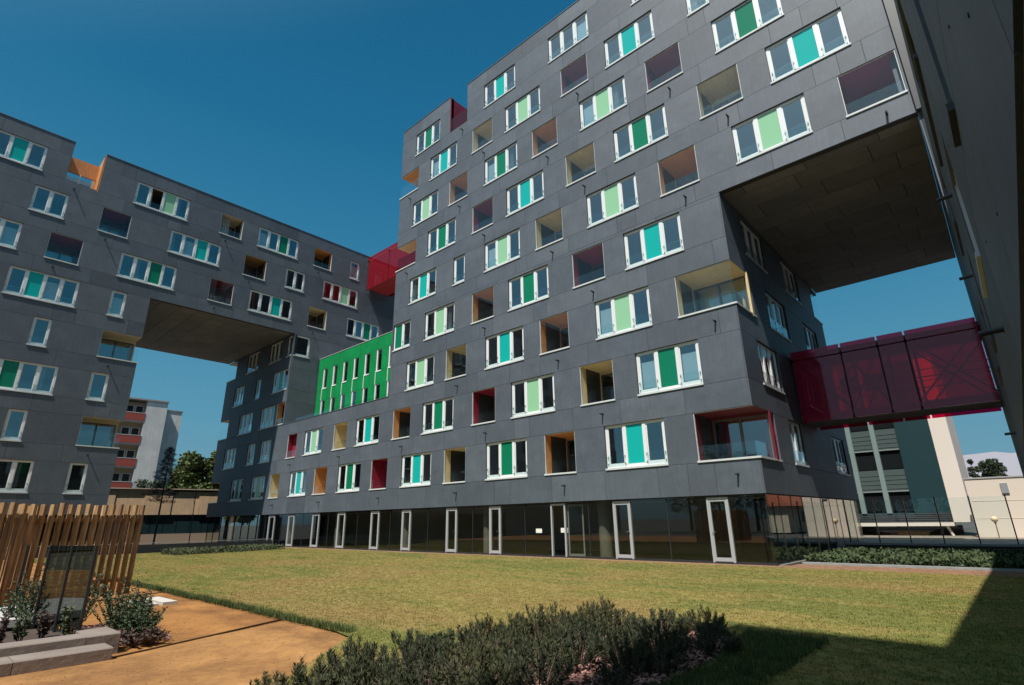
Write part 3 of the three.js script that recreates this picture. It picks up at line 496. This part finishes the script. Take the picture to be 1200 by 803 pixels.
// =================================================================== RIGHT WING (the photographer stands beside it)
const rw = thing('apartment_building', 'shaded dark grey wing seen edge-on, its wall running past the dark red glass bridge', 'building', [6, 0, -12]);
{
  const X = XE, f = frameW(X), y0 = 1.35 + GY, top = 8.75 + GY, s1 = 2.97 + GY, s2 = 5.87 + GY, bands = [];
  const h1 = [[-5.4, -4.87], [-10.0, -8.25], [-13.8, -12.6], [-17.5, -15.6]], h2 = [[-11.2, -8.0], [-15.9, -13.9], [-6.2, -4.4]];
  bands.push({ y0, y1: s1, segs: [[-32.9, 3]] }, { y0: s1, y1: s1 + OH, segs: minus([[-32.9, 3]], h1) }, { y0: s1 + OH, y1: s2, segs: [[-32.9, 3]] }, { y0: s2, y1: s2 + OH, segs: minus([[-32.9, 3]], h2) }, { y0: s2 + OH, y1: top, segs: [[-32.9, 3]] }, { y0: top, y1: SOF - .02, segs: [[-32.9, -20.02]] });
  clad(rw, f, bands, { len: 2.4 });
  place(rw, f, makeWindow(['p'], .53, OH, M.steelDark), -5.4, s1); place(rw, f, makeLoggia('cream', 1.75, OH, { noGlass: true }), -10, s1); place(rw, f, makeWindow(['p'], 1.2, OH, M.steelDark), -13.8, s1); place(rw, f, makeWindow(['p', 'p'], 1.9, OH, M.steelDark), -17.5, s1);  // frames coloured dark here instead of white, shade put into the colour
  place(rw, f, makeWindow(['p', 'green', 'p'], 3.2, OH, M.steelDark), -11.2, s2); place(rw, f, makeWindow(['p', 'p'], 2.0, OH, M.steelDark), -15.9, s2); place(rw, f, makeWindow(['p', 'p'], 1.8, OH, M.steelDark), -6.2, s2);
  for (const [z, y] of [[-14.2, 4.75], [-8.3, 2.05], [-20.4, 2.1], [-11.5, 5.4], [-24, 3.4]]) spout(rw, f, z, y + GY);
  for (const [z, y] of [[-2.6, 2.0], [-2.0, 1.75], [-3.4, 2.6], [-4.3, 1.8], [-2.3, 2.35], [-6.3, 2.4], [-7.4, 4.1]]) part(rw, 'rivet', tube([X, y + GY, z], [X - .006, y + GY, z], .012, .012, 10), M.spout);
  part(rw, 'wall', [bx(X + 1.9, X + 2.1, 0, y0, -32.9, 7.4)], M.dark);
  part(rw, 'ground_soffit', bx(X + .02, X + 2.1, y0 - .06, y0 - .004, -32.9, 3), main.soffM[1]);
  part(rw, 'inner_wall', bx(X + 4, X + 4.3, y0, top, -32.9, 7.4), M.inner); part(rw, 'roof', [bx(X + .31, X + 12, top - .5, top - .2, -20, 7.4)], M.slab); part(rw, 'floor_slab', [bx(X + .31, X + 4, y0 + .02, y0 + .2, -32.9, 3), bx(X + .31, X + 4, s2 - .98, s2 - .78, -32.9, 3)], M.slab);
  part(rw, 'rear_wall', [bx(X, X + 12, 0, SOF, -33.2, -32.92), bx(X + 11.7, X + 12, 0, top, -32.9, 7.4), bx(X + .6, X + 12, SOF, ROOF, -33.2, -20.4)], panelMats[1]);
  part(rw, 'unseen_tall_block', [bx(X, X + 12, 0, ROOF, 7.5, 20), bx(X, X + .3, y0, top, 3.02, 7.48)], panelMats[1]);  // unseen tall end behind the camera, read from its shadow on the lawn
}

// =================================================================== GLASS BRIDGES
function bridge(name, label, x0, x1, y0, y1, zf, zb, cuts, glass, inner) {
  const g = thing(name, label, 'bridge', [(x0 + x1) / 2, y0, (zf + zb) / 2]);
  for (const [zz, s] of [[zf, 1], [zb, -1]]) for (let i = 0; i + 1 < cuts.length; i++) {
    part(g, 'glass_panel', bx(cuts[i] + .03, cuts[i + 1] - .03, y0 - .12, y1 - .38, zz - .008, zz + .008), glass); part(g, 'glass_panel', bx(cuts[i] + .03, cuts[i + 1] - .03, y1 - .34, y1 + .06, zz + s * .05 - .008, zz + s * .05 + .008), glass);
  }
  part(g, 'deck', bx(x0, x1, y0, y0 + .22, zb + .15, zf - .15), inner); part(g, 'roof', bx(x0, x1, y1 - .22, y1 - .06, zb + .15, zf - .15), inner);
  const st = [], cl = [];
  for (const zz of [zf - .22, zb + .22]) for (let i = 0; i + 1 < cuts.length; i++) { const a = cuts[i], c = cuts[i + 1]; st.push(bx(a - .05, a + .05, y0 + .22, y1 - .22, zz - .05, zz + .05)); if (c - a > 1.2) st.push(tube([a, y0 + .25, zz], [c, y1 - .25, zz], .035), tube([a, y1 - .25, zz + .08], [c, y0 + .25, zz + .08], .035)); st.push(bx(a, c, y0 + 1.15, y0 + 1.19, zz - .02, zz + .02), bx(a, c, y0 + 1.45, y0 + 1.48, zz - .02, zz + .02)); cl.push(bx(a - .04, a + .04, y1 - .40, y1 - .30, zf - .05, zf + .07), bx(a - .04, a + .04, y0 - .1, y0 - .02, zf - .05, zf + .03)); }
  part(g, 'truss', st.map(q => { q.deleteAttribute('uv'); return q; }), M.steelDark); part(g, 'glass_clip', cl, M.clamp); return g;
}
const redGlass = new THREE.MeshPhysicalMaterial({ color: lin(.82, .07, .25), transmission: .86, roughness: .04, thickness: 0, ior: 1.5 });
bridge('glass_bridge', 'dark red glass footbridge spanning the gap under the overhang', XR + .01, XE - .01, 3.98 + GY, 7.0 + GY, -26, -28.8, [XR + .06, -4.35, -3.0, -2.05, XE - .05], redGlass, std(.16, .15, .15));
const redGlass2 = new THREE.MeshPhysicalMaterial({ color: lin(.55, .012, .04), transmission: .75, roughness: .06, thickness: 0, ior: 1.5 });
bridge('glass_bridge', 'bright red glass footbridge joining the dark wing to the tower at roof level', XL + .06, TWL - .04, 21.75 + GY, 25.0 + GY, -26.6, -29.2, [XL + .1, -39.3, -35.8, -32.2, TWL - .08], redGlass2, std(.35, .03, .03));

// =================================================================== FENCE, STEPS AND PLANTS ON THE LEFT
const woodT = tex(512, (u, v) => { const g = fbm(u * 60 + fbm(u * 6, v * 3, 2, 6) * 4, v * 4, 4, 60), k = fbm(u * 5, v * 5, 3, 5); const l = .72 + (g - .5) * .55 + (k - .5) * .25; return [l, l * .96, l * .92]; });
const woodM = [[.70, .45, .22], [.61, .38, .185], [.75, .50, .26], [.55, .35, .185]].map(c => std(...c, { map: woodT, roughness: .78 }));
{
  const fe = thing('slat_fence', 'tall enclosure of upright reddish-brown timber slats', 'fence', [-15.8, 0, -3]);
  const A = [-14.35, 0.0], Bv = [-16.25, -4.25], ang = Math.atan2(-(Bv[1] - A[1]), Bv[0] - A[0]), L = Math.hypot(Bv[0] - A[0], Bv[1] - A[1]);
  const slat = (x, z, h, m, yb = .05) => { const g = new THREE.BoxGeometry(.10, h, .062); const p = g.attributes.position, uv = g.attributes.uv, o = R(0, 1), o2 = R(0, 1); for (let i = 0; i < p.count; i++) uv.setXY(i, (p.getX(i) + p.getZ(i)) * 1.2 + o, p.getY(i) * .5 + o2); g.rotateZ(R(-.006, .006)); g.rotateY(.62 + R(-.05, .05)); g.translate(x, yb + h / 2, z); part(fe, 'slat', g, m); };
  const n = 25; for (let i = 0; i <= n; i++) { const t = i / n; slat(A[0] + (Bv[0] - A[0]) * t, A[1] + (Bv[1] - A[1]) * t, 2.0 + R(-.02, .02), woodM[Math.floor(rnd() * 4)]); }
  const nx = Math.sin(ang), nz = Math.cos(ang), off = -1.15; // second row behind
  for (let i = 0; i < 22; i++) { const t = -.1 + i / 28; slat(A[0] + (Bv[0] - A[0]) * t + nx * off, A[1] + (Bv[1] - A[1]) * t + nz * off, 2.0 + R(-.02, .02), woodM[Math.floor(rnd() * 4)]); }
  const rails = []; for (const [o, y, t1] of [[-.06, .38, 1], [-.06, 1.72, 1], [off + .06, .38, .72], [off + .06, 1.72, .72]]) { const g = new THREE.BoxGeometry(L * t1, .09, .045); g.translate(L * t1 / 2, y, 0); g.rotateY(ang); g.translate(A[0] + nx * o, 0, A[1] + nz * o); rails.push(metreUV(g)); } part(fe, 'rail', rails, woodM[1]);
}
{ // glass windbreak between dark posts in front of the fence
  const g = thing('glass_screen', 'low tinted glass screen on dark posts in front of the timber slats', 'screen', [-9.6, 0, -1.9]); const tint = new THREE.MeshPhysicalMaterial({ color: lin(.36, .46, .42), transmission: 1, roughness: .01, thickness: 0, ior: 1.5 });
  const P = [[-11.6, -1.6], [-10.98, -1.78], [-10.4, -1.94], [-9.8, -2.1]]; P.forEach(([x, z]) => part(g, 'post', bx(x - .018, x + .018, .12, 1.3, z - .018, z + .018), M.steelDark));
  for (let i = 1; i < 3; i++) { const [x0, z0] = P[i], [x1, z1] = P[i + 1], l = Math.hypot(x1 - x0, z1 - z0), q = bx(.03, l - .03, .25, 1.3, -.006, .006); q.rotateY(Math.atan2(-(z1 - z0), x1 - x0)); q.translate(x0, 0, z0); part(g, 'pane', q, tint); }
}
{
  const cM = std(.33, .27, .235, { map: rep(cementT, .5), bumpMap: rep(cementB, 1.2), bumpScale: .004, roughness: .92 });
  const cham = (x0, x1, h, z0, z1, y0) => { const c = .012, s = new THREE.Shape([[x0, y0], [x1, y0], [x1, h - c], [x1 - c, h], [x0, h]].map(p => new THREE.Vector2(...p))); const g = new THREE.ExtrudeGeometry(s, { depth: z1 - z0, bevelEnabled: false }); g.translate(0, 0, z0); return metreUV(g, R(0, 5), R(0, 5)); };
  const st = thing('concrete_step', 'lower pale concrete step block edging the sandy path', 'step', [-8.9, 0, 0]); part(st, 'block', cham(-9.2, -8.74, .135, -1.32, 2, -.05), cM); part(st, 'block', cham(-9.2, -8.74, .135, -2.26, -1.328, -.05), cM);
  const s2 = thing('concrete_step', 'upper pale concrete step block holding the planting bed', 'step', [-9.3, 0, 0]); part(s2, 'block', cham(-9.5, -9.15, .235, -2.05, 2, -.05), cM); part(s2, 'block', cham(-9.86, -9.15, .233, -2.42, -2.054, -.05), cM);
  struct('soil', bx(-11.9, -9.52, -.05, .17, -2.04, 1.5), std(.085, .055, .045, { map: rep(cementT, 1), roughness: 1 }));
  single('concrete_bench', 'white concrete slab bench inside the timber enclosure', 'bench', [bx(-12.9, -11.0, .22, .32, -1.95, .2), bx(-12.7, -12.5, -.05, .22, -1.8, .1), bx(-11.4, -11.2, -.05, .22, -1.8, .1)], std(.42, .41, .40, { roughness: .8 }));
  single('paving_slab', 'pair of white paving slabs beside the end of the timber slats', 'slab', [bx(-14.9, -13.7, -.03, .05, -4.55, -4.28), bx(-14.8, -13.7, -.03, .035, -4.2, -3.9)], std(.48, .45, .41));
}
// leaf helpers ------------------------------------------------------
function leafMesh(list) { // list of [pos, dir, length, width]; one folded quad per leaf
  const v = []; const up = new THREE.Vector3(), s = new THREE.Vector3();
  for (const [p, d, l, w] of list) { up.set(R(-1, 1), R(-1, 1), R(-1, 1)); s.crossVectors(d, up).normalize().multiplyScalar(w / 2); const mx = p.x + d.x * l * .5, my = p.y + d.y * l * .5, mz = p.z + d.z * l * .5, tx = p.x + d.x * l, ty = p.y + d.y * l, tz = p.z + d.z * l; v.push(p.x, p.y, p.z, mx + s.x, my + s.y, mz + s.z, tx, ty, tz, p.x, p.y, p.z, tx, ty, tz, mx - s.x, my - s.y, mz - s.z); }
  const g = new THREE.BufferGeometry(); g.setAttribute('position', new THREE.Float32BufferAttribute(v, 3)); g.computeVertexNormals(); return g;
}
const V = (x, y, z) => new THREE.Vector3(x, y, z);
const leafM = (r, g, b) => new THREE.MeshPhysicalMaterial({ color: lin(r, g, b), roughness: .85, side: THREE.DoubleSide });
// dwarf mountain pines ------------------------------------------------
{
  const mats = [leafM(.062, .074, .032), leafM(.076, .082, .033), leafM(.048, .062, .030)], bark = std(.09, .06, .045);
  const protos = [];
  for (let v = 0; v < 5; v++) {
    const leaves = [], stems = [], n = 40 + v * 3;
    for (let i = 0; i < n; i++) {
      const a = R(0, 6.28), r = Math.sqrt(rnd()) * .37, x = Math.cos(a) * r, z = Math.sin(a) * r, top = (.37 - r * .5) * R(.5, 1.12) + (rnd() < .04 ? .10 : 0), dir = V(x * 1.7, 1, z * 1.7).normalize();
      const base = V(x * .45, .03, z * .45), tip = V(x, top, z); stems.push(tube(base.toArray(), tip.toArray(), .008, .004, 4));
      const ln = R(.09, .17), nn = 58;
      for (let k = 0; k < nn; k++) { const t = k / nn, q = tip.clone().addScaledVector(dir, (t - 1) * ln + .02), b = R(0, 6.28), sp = 1.1 - t * .5, d = V(Math.cos(b) * sp, .35 + t * .75, Math.sin(b) * sp).normalize(); leaves.push([q, d, R(.04, .065), .0085]); }
    }
    protos.push([leafMesh(leaves), merge(stems)]);
  }
  let k = 0, pts = [];
  for (let tries = 0; tries < 6000 && pts.length < 90; tries++) { const x = R(-5.8, -2.9), z = R(-8.2, -1.9); if (!inBed(x, z) || !inBed(x + .12, z) || !inBed(x - .12, z) || pts.some(p => Math.hypot(p[0] - x, p[1] - z) < .41)) continue; pts.push([x, z]); }
  for (const [x, z] of pts) {
    const o = thing('dwarf_pine', 'low dark green dwarf pine in the shrub bed on the lawn', 'shrub', [x, .03, z], 'dwarf pines filling the bed on the lawn'), p = protos[k % 5];
    sub(o, 'needles', p[0], mats[k % 3]); sub(o, 'stem', p[1], bark); const s = R(.6, 1.12); o.scale.set(s, s * R(.7, 1.25), s); o.rotation.y = R(0, 6.28); k++;
  }
}
{ // rosemary-like shrubs at the end of the steps, small perennials on the bed
  const mk = (name, label, x, z, h, w, col, n, y = 0, group) => { const o = thing(name, label, 'shrub', [x, y, z], group), L = [], st = []; for (let i = 0; i < n; i++) { const a = R(0, 6.28), r = Math.sqrt(rnd()) * w, tip = V(Math.cos(a) * r, h * R(.55, 1.1) * (1 - .4 * (r / w) ** 2), Math.sin(a) * r), b = V(tip.x * .3, 0, tip.z * .3); st.push(tube(b.toArray(), tip.toArray(), .006, .003, 4)); for (let k = 0; k < 56; k++) { const t = R(.15, 1), q = b.clone().lerp(tip, t), d = V(R(-1, 1), R(-.1, 1), R(-1, 1)).normalize(); L.push([q, d, R(.035, .06), .019]); } } sub(o, 'foliage', leafMesh(L), col); sub(o, 'stem', merge(st), std(.08, .06, .045)); };
  const g1 = leafM(.055, .085, .038), g2 = leafM(.075, .105, .05), g3 = leafM(.09, .06, .05);
  mk('shrub', 'bushy green shrub leaning against the glass screen', -10.9, -2.85, .72, .42, g2, 60); mk('shrub', 'rounded green shrub at the corner of the path', -10.25, -2.9, .58, .36, g1, 55); mk('shrub', 'shaggy dark shrub spilling over the sandy path', -9.8, -2.8, .4, .28, g1, 40); mk('shrub', 'tall loose shrub behind the tinted glass', -11.6, -2.3, 1.0, .5, g2, 60);
  mk('shrub', 'bushy shrub between the bench and the glass screen', -11.3, -1.75, .85, .4, g1, 45, .1);
  for (let i = 0; i < 5; i++) mk('perennial', 'small thin reddish-green perennial behind the upper concrete step', -9.75 - R(0, .25), -1.95 + i * .22, R(.3, .5), .1, i % 2 ? g3 : g2, 7, .17, 'perennials behind the concrete step');
  mk('trailing_shrub', 'low trailing purple-brown shrub beside the sandy path', -9.45, -2.75, .22, .35, g3, 40);
}
function cover(name, label, n, fx, col, l0, h) { const L = []; for (let i = 0; i < n; i++) { const [x, z] = fx(); L.push([V(x, R(.02, h), z), V(R(-1, 1), R(-.1, .9), R(-1, 1)).normalize(), R(.6, 1.3) * l0, l0 * .7]); } const o = struct(name, leafMesh(L), leafM(...col), 'stuff'); o.userData.label = label; o.userData.category = 'plants'; }
cover('ivy', 'low green ivy bed in front of the glass fence', 15000, () => [R(-6.1, 0.2), R(-21.9, -28.6)], [.05, .075, .028], .13, .22);
cover('ground_cover', 'low mixed ground-cover strip beside the dark retaining wall', 7000, () => { const t = rnd(); return [-37.2 - t * 1.6 + R(-.7, .7) + (rnd() < .5 ? 1.4 : 0), -11.2 - t * 7]; }, [.055, .07, .03], .11, .3);
// =================================================================== RIGHT BACKGROUND
{
  const cap = std(.50, .50, .48, { map: rep(cementT, .5) });
  const lw = thing('retaining_wall', 'low brown wall with a pale coping behind the ivy bed', 'wall', [-3, 0, -29.5]); part(lw, 'wall', bx(-6.3, 6, -.1, .32, -29.6, -29.3), std(.13, .10, .08)); part(lw, 'coping', bx(-6.3, 6, .32, .40, -29.7, -29.2), cap);
  single('kerb', 'thin pale kerb along the ivy bed', 'kerb', bx(-6, 2, -.05, .07, -21.45, -21.3), cap);
  const gf = thing('glass_fence', 'tall clear glass fence on thin dark posts above the pale coping', 'fence', [-3, .4, -29.45]); for (let i = 0; i < 6; i++) { const x = -6.1 + i * 1.13; part(gf, 'post', bx(x - .022, x + .022, .4, 2.25, -29.48, -29.42), M.steelDark); if (i < 5) part(gf, 'pane', bx(x + .03, x + 1.1, .48, 2.2, -29.455, -29.445), M.clear); }
  // office with teal cladding and white end pier
  const of = thing('office_building', 'dark teal office block with ribbon windows and a white end pier', 'building', [-10, 0, -62]), Z = -56, k = 1.4, teal = std(.009, .036, .042, { roughness: .45 }), light = std(.060, .085, .082, { roughness: .5 }), wht = std(.68, .60, .53, { roughness: .85 });
  const XA = -20, XT = -3.05 * k, XW = -2.2 * k, Y = v => v * k + GY;
  part(of, 'wall', bx(XA, XT, Y(-.42), Y(9), Z - 9, Z - .3), teal); part(of, 'cladding', bx(-4.75 * k, XT, Y(.1), Y(9), Z - .3, Z), teal); part(of, 'end_pier', [bx(XT + .002, XW, Y(-.42), Y(9), Z - 9, Z + .06), bx(XA, XT, Y(-.62), Y(-.425), Z - 1.5, Z + .06)], wht);
  const ribM = new THREE.MeshStandardMaterial({ color: lin(.012, .014, .015), roughness: .12 });
  for (let q = 0; q < 4; q++) { const y = Y(.25 + q * 2.42); part(of, 'window_ribbon', bx(XA, -4.77 * k, y, y + 1.5, Z - .28, Z - .2), ribM); part(of, 'parapet_panel', bx(XA, -4.77 * k, y + 1.58, y + 3.3, Z - .29, Z - .12), light); part(of, 'ledge', bx(XA, -4.77 * k, y + 1.5, y + 1.58, Z - .29, Z - .02), std(.22, .25, .24)); for (let b = 0; b < 4; b++) part(of, 'blind', bx(XA, -4.77 * k, y + 1.75 + b * .36, y + 1.79 + b * .36, Z - .13, Z - .09), std(.07, .10, .1)); }
  for (const x of [-8.7, -7.25, -5.95]) part(of, 'pier', bx((x - .13) * k, (x + .13) * k, Y(.1), Y(9), Z - .29, Z + .12), std(.17, .225, .215)); for (let i = 0; i < 5; i++) part(of, 'louvre', bx(XA, XT - .02, Y(-.40) + i * .15, Y(-.40) + .08 + i * .15, Z - .1, Z + .04), std(.05, .055, .06));
  part(of, 'base', bx(XA, -2.9 * k, -.2, Y(-.62), Z - 4, Z - 3.2), M.dark); part(of, 'prop', tube([-3.2 * k, -.2, Z - .3], [-3.4 * k, Y(-.62), Z - .3], .1), wht);
  const ww = thing('white_wall', 'plain cream-white building wall with a small grey vent', 'wall', [2, 0, -54]), wz = -53; part(ww, 'wall', bx(-2.12 * k * .95, 1.0, -.2, Y(1.80) - .1, wz - 1.5, wz), std(.66, .57, .48, { roughness: .9 })); part(ww, 'coping', bx(-2.14 * k * .95, 1.02, Y(1.80) - .1, Y(1.80), wz - 1.5, wz + .05), std(.35, .34, .33)); part(ww, 'vent', bx(-.9, -.5, 2.9, 3.6, wz, wz + .1), std(.25, .26, .28)); for (const y of [1.2, 2.4]) part(ww, 'band', bx(-2.7, 1.0, y, y + .03, wz, wz + .015), std(.66, .58, .5));
  const lx = -1.66, lz = -51; const lp = thing('garden_lamp', 'small globe lamp on a thin brown post before the white wall', 'lamp', [lx, 0, lz]); part(lp, 'post', tube([lx, -.05, lz], [lx, .95, lz], .035), std(.25, .17, .09)); part(lp, 'collar', tube([lx, .92, lz], [lx, 1.0, lz], .07), std(.25, .17, .09)); part(lp, 'globe', new THREE.SphereGeometry(.2, 16, 12).translate(lx, 1.17, lz), std(.75, .58, .34, { roughness: .3 }));
  // brick house beyond the right wing: it shows mirrored in the ground-floor glass
  const h = thing('brick_house', 'red-roofed house beyond the right wing, mirrored in the ground-floor glass', 'house', [9, 0, -74]); part(h, 'wall', bx(5, 14, 0, 2.6, -90, -62), std(.45, .38, .3)); const rs = new THREE.Shape([[4.4, 2.6], [14.6, 2.6], [9.5, 7.6]].map(p => new THREE.Vector2(...p))); part(h, 'roof', new THREE.ExtrudeGeometry(rs, { depth: 29, bevelEnabled: false }).translate(0, 0, -90.5), std(.34, .10, .055)); part(h, 'chimney', bx(7, 7.8, 5, 8.2, -76, -75.2), std(.5, .48, .45)); for (let i = 0; i < 5; i++) part(h, 'window', bx(4.96, 5.02, 1, 2.1, -88 + i * 5, -86.8 + i * 5), M.dark);
}
// trees ----------------------------------------------------------------
function tree(name, label, x, z, H, cr, cy, col, n, group, y0 = 0, ls = .28) {
  const o = thing(name, label, 'tree', [x, y0, z], group), br = [tube([0, 0, 0], [0, cy, 0], H * .022, H * .012, 8)], L = [];
  const cl = []; for (let i = 0; i < 34; i++) { const a = R(0, 6.28), e = R(-.75, 1), r = Math.cbrt(rnd()); const c = V(Math.cos(a) * Math.sqrt(1 - e * e * .8) * cr * r, cy + e * (H - cy) * .92 * r, Math.sin(a) * Math.sqrt(1 - e * e * .8) * cr * r); cl.push([c, R(.22, .42) * cr]); if (i % 3 === 0) br.push(tube([0, cy * R(.6, 1), 0], c.toArray(), H * .008, H * .003, 5)); }
  for (let i = 0; i < n; i++) { const [c, r] = cl[i % cl.length], d = V(R(-1, 1), R(-1, 1), R(-1, 1)).normalize(); L.push([c.clone().addScaledVector(d, r * Math.cbrt(R(.2, 1))), V(R(-1, 1), R(-.6, .8), R(-1, 1)).normalize(), R(.7, 1.3) * ls, ls * .6]); }
  sub(o, 'trunk', merge(br), std(.07, .05, .035)); sub(o, 'crown', leafMesh(L), col); return o;
}
const lg = leafM(.075, .105, .028), dg = leafM(.03, .052, .022);
tree('broadleaf_tree', 'rounded green tree beyond the passage next to the white block', -74, -24.9, 10.4, 3.0, 5.8, lg, 20000, 'green trees beyond the passage', 0, .46);
tree('broadleaf_tree', 'wide green tree beyond the passage nearest the shaded wall', -73, -28.4, 11.6, 3.6, 6.2, lg, 26000, 'green trees beyond the passage', 0, .46);
tree('broadleaf_tree', 'dark green tree low behind the cream wall', -80, -21.5, 7.4, 2.4, 4.5, dg, 7000, 'green trees beyond the passage');
tree('poplar_tree', 'dark narrow tree rising above the white wall', -2.35, -70, 7.3, .8, 4.6, dg, 7000, 'narrow trees above the white wall', 0, .17); tree('poplar_tree', 'shorter dark narrow tree above the white wall', -1.15, -71, 6.9, .75, 4.4, dg, 6000, 'narrow trees above the white wall', 0, .17);
for (let i = 0; i < 4; i++) tree('broadleaf_tree', 'tall tree beyond the brick house', 8 + i * 4, -100 - i * 5, 11, 4, 6, dg, 4000, 'trees beyond the brick house');
for (let i = 0; i < 6; i++) tree('broadleaf_tree', 'courtyard tree across the lawn, mirrored in the window panes', -34 + i * 5.6 + R(-1, 1), 30 + R(-2, 3), R(8, 11), 3, 5, dg, 3500, 'trees across the lawn');
{ // young pine in the passage and a bare sapling
  const o = thing('pine_tree', 'young dark pine with a slim bent trunk beyond the passage', 'tree', [-58.2, 0, -16.6]), L = [], br = [tube([0, 0, 0], [.1, 5, 0], .09, .06, 7), tube([.1, 5, 0], [0, 8.6, 0], .06, .02, 7)];
  for (let i = 0; i < 60; i++) { const y = 3.6 + 5.0 * (i / 60), r = (1.55 * (1 - (y - 3.6) / 5.6) + .1) * R(.55, 1.05), a = i * 2.4 + R(-.3, .3), t = V(Math.cos(a) * r, y + r * R(-.15, .2), Math.sin(a) * r); br.push(tube([.05, y - .1, 0], t.toArray(), .018, .008, 4)); for (let k = 0; k < 85; k++) { const q = V(.05, y, 0).lerp(t, R(.35, 1.05)); L.push([q.add(V(R(-.12, .12), R(-.1, .12), R(-.12, .12))), V(R(-1, 1), R(-.3, 1), R(-1, 1)).normalize(), R(.12, .22), .035]); } }
  sub(o, 'trunk', merge(br), std(.05, .04, .03)); sub(o, 'crown', leafMesh(L), leafM(.022, .038, .022));
  const s = thing('sapling', 'thin bare sapling in front of the cream wall', 'tree', [-58.5, 0, -19.6]); sub(s, 'trunk', merge([tube([0, 0, 0], [.06, 4.6, .1], .05, .03, 6), tube([.04, 3.4, .08], [.4, 4.9, .5], .02, .008, 5), tube([.05, 3.9, .08], [-.3, 5.1, -.2], .02, .008, 5), tube([.06, 4.6, .1], [.1, 5.6, .2], .02, .006, 5)]), std(.06, .045, .035));
}
// =================================================================== LEFT BACKGROUND
{
  const rwl = thing('retaining_wall', 'low black retaining wall with a thin rail at the foot of the passage', 'wall', [-41, 0, -14]); part(rwl, 'wall', bx(-41.3, -41, -.1, .5, -19.3, 2), std(.02, .021, .024)); part(rwl, 'rail', bx(-41.2, -41.16, .58, .61, -19.3, 2), std(.35, .36, .37)); { const q = []; for (let i = 0; i < 9; i++) q.push(bx(-41.195, -41.165, .5, .58, -19 + i * 2.3, -18.97 + i * 2.3)); part(rwl, 'rail_post', q, std(.2, .2, .2)); }
  const cw = thing('low_building', 'low cream building with a dark glazed base behind the passage', 'building', [-66, 0, -18]), cr = [[.95, .68, .43], [.90, .64, .40]].map(c => std(...c, { map: rep(cementT, .12), roughness: .9 }));
  for (let i = 0; i < 6; i++) part(cw, 'wall_bay', bx(-70, -62 + (i % 2) * .06, 2.65, 4.95 - (i > 3 ? .12 : 0), -10.2 - (i + 1) * 2.3, -10.21 - i * 2.3 + .0), cr[i % 2]); part(cw, 'coping', bx(-70, -61.8, 5.0, 5.1, -24.1, -10.2), std(.45, .36, .28)); part(cw, 'plinth', bx(-70, -62.1, -.2, .9, -24, -10.2), std(.33, .25, .18)); part(cw, 'dark_screen', bx(-61.9, -61.8, -.1, 2.4, -16.2, -10.2), std(.015, .022, .03, { roughness: .4 })); part(cw, 'pier', bx(-62.05, -61.75, -.1, 2.6, -16.6, -16.25), cr[0]); for (let i = 0; i < 6; i++) part(cw, 'pane', bx(-62.2, -62.15, .92, 2.62, -17.9 - i * 1.1, -16.85 - i * 1.1), new THREE.MeshStandardMaterial({ color: lin(.015, .035, .042), roughness: .15 })); part(cw, 'back_fill', bx(-70, -62.3, .92, 2.63, -24, -10.2), M.dark);
  const pb = thing('panel_block', 'white housing block with red balconies and a blank gable behind the passage', 'building', [-93, 0, -22]), X = -88, wh = std(.90, .88, .86, { map: rep(cementT, .06), roughness: .9 });
  part(pb, 'wall', bx(X - 12, X - 1.3, 0, 18.3, -21.75, -18.6), std(.5, .40, .27)); part(pb, 'gable', bx(X - 12, X, 0, 18.45, -24.25, -21.75), wh); part(pb, 'gable', bx(X - 14, X - 2.2, 0, 17.7, -26.6, -24.25), wh); part(pb, 'gable', bx(X - 12, X, 0, 18.45, -18.6, -17.4), wh); part(pb, 'roof', [bx(X - 12.2, X + .15, 18.45, 18.65, -24.35, -17.3), bx(X - 14, X - 2.1, 17.7, 17.85, -26.7, -24.36)], std(.3, .29, .28));
  for (let k = 0; k < 5; k++) { const y = 3.15 + k * 3.1, g = new THREE.Group(); g.name = 'balcony'; g.position.set(X - pb.position.x, y, -20.2 - pb.position.z); pb.add(g); sub(g, 'slab', bx(-1.3, .02, -.15, 0, -1.54, 1.58), wh); sub(g, 'rail', bx(-.04, .06, 0, 1.05, -1.54, 1.58), std(.30, .055 + (k === 0 ? .12 : 0), .04 + (k === 0 ? .2 : 0))); sub(g, 'handrail', bx(-.06, .08, 1.05, 1.12, -1.54, 1.58), wh); for (const z of [-.9, .25]) { sub(g, 'window', bx(-1.3, -1.24, .5, 2.2, z - .4, z + .4), M.dark); sub(g, 'window_frame', [bx(-1.3, -1.22, .4, .5, z - .5, z + .5), bx(-1.3, -1.22, 2.2, 2.3, z - .5, z + .5), bx(-1.3, -1.22, .5, 2.2, z - .5, z - .4), bx(-1.3, -1.22, .5, 2.2, z + .4, z + .5)], M.white); } }
  pb.rotation.y = -.1; cw.rotation.y = -.2;
  // far hills, haze put into their grey-lilac colour
  const hg = new THREE.PlaneGeometry(2600, 120, 80, 4), p = hg.attributes.position; for (let i = 0; i < p.count; i++) { const t = (p.getY(i) + 60) / 120; p.setXYZ(i, p.getX(i), t * (120 + 50 * fbm(p.getX(i) * .006 + 4, 1, 4)), -t * 400); } hg.translate(300, -2, -1500); hg.computeVertexNormals(); struct('hills', hg, std(.23, .22, .25));
}
scene.traverse(o => { if (o.isMesh) { o.castShadow = true; o.receiveShadow = true; } });
renderer.render(scene, camera);
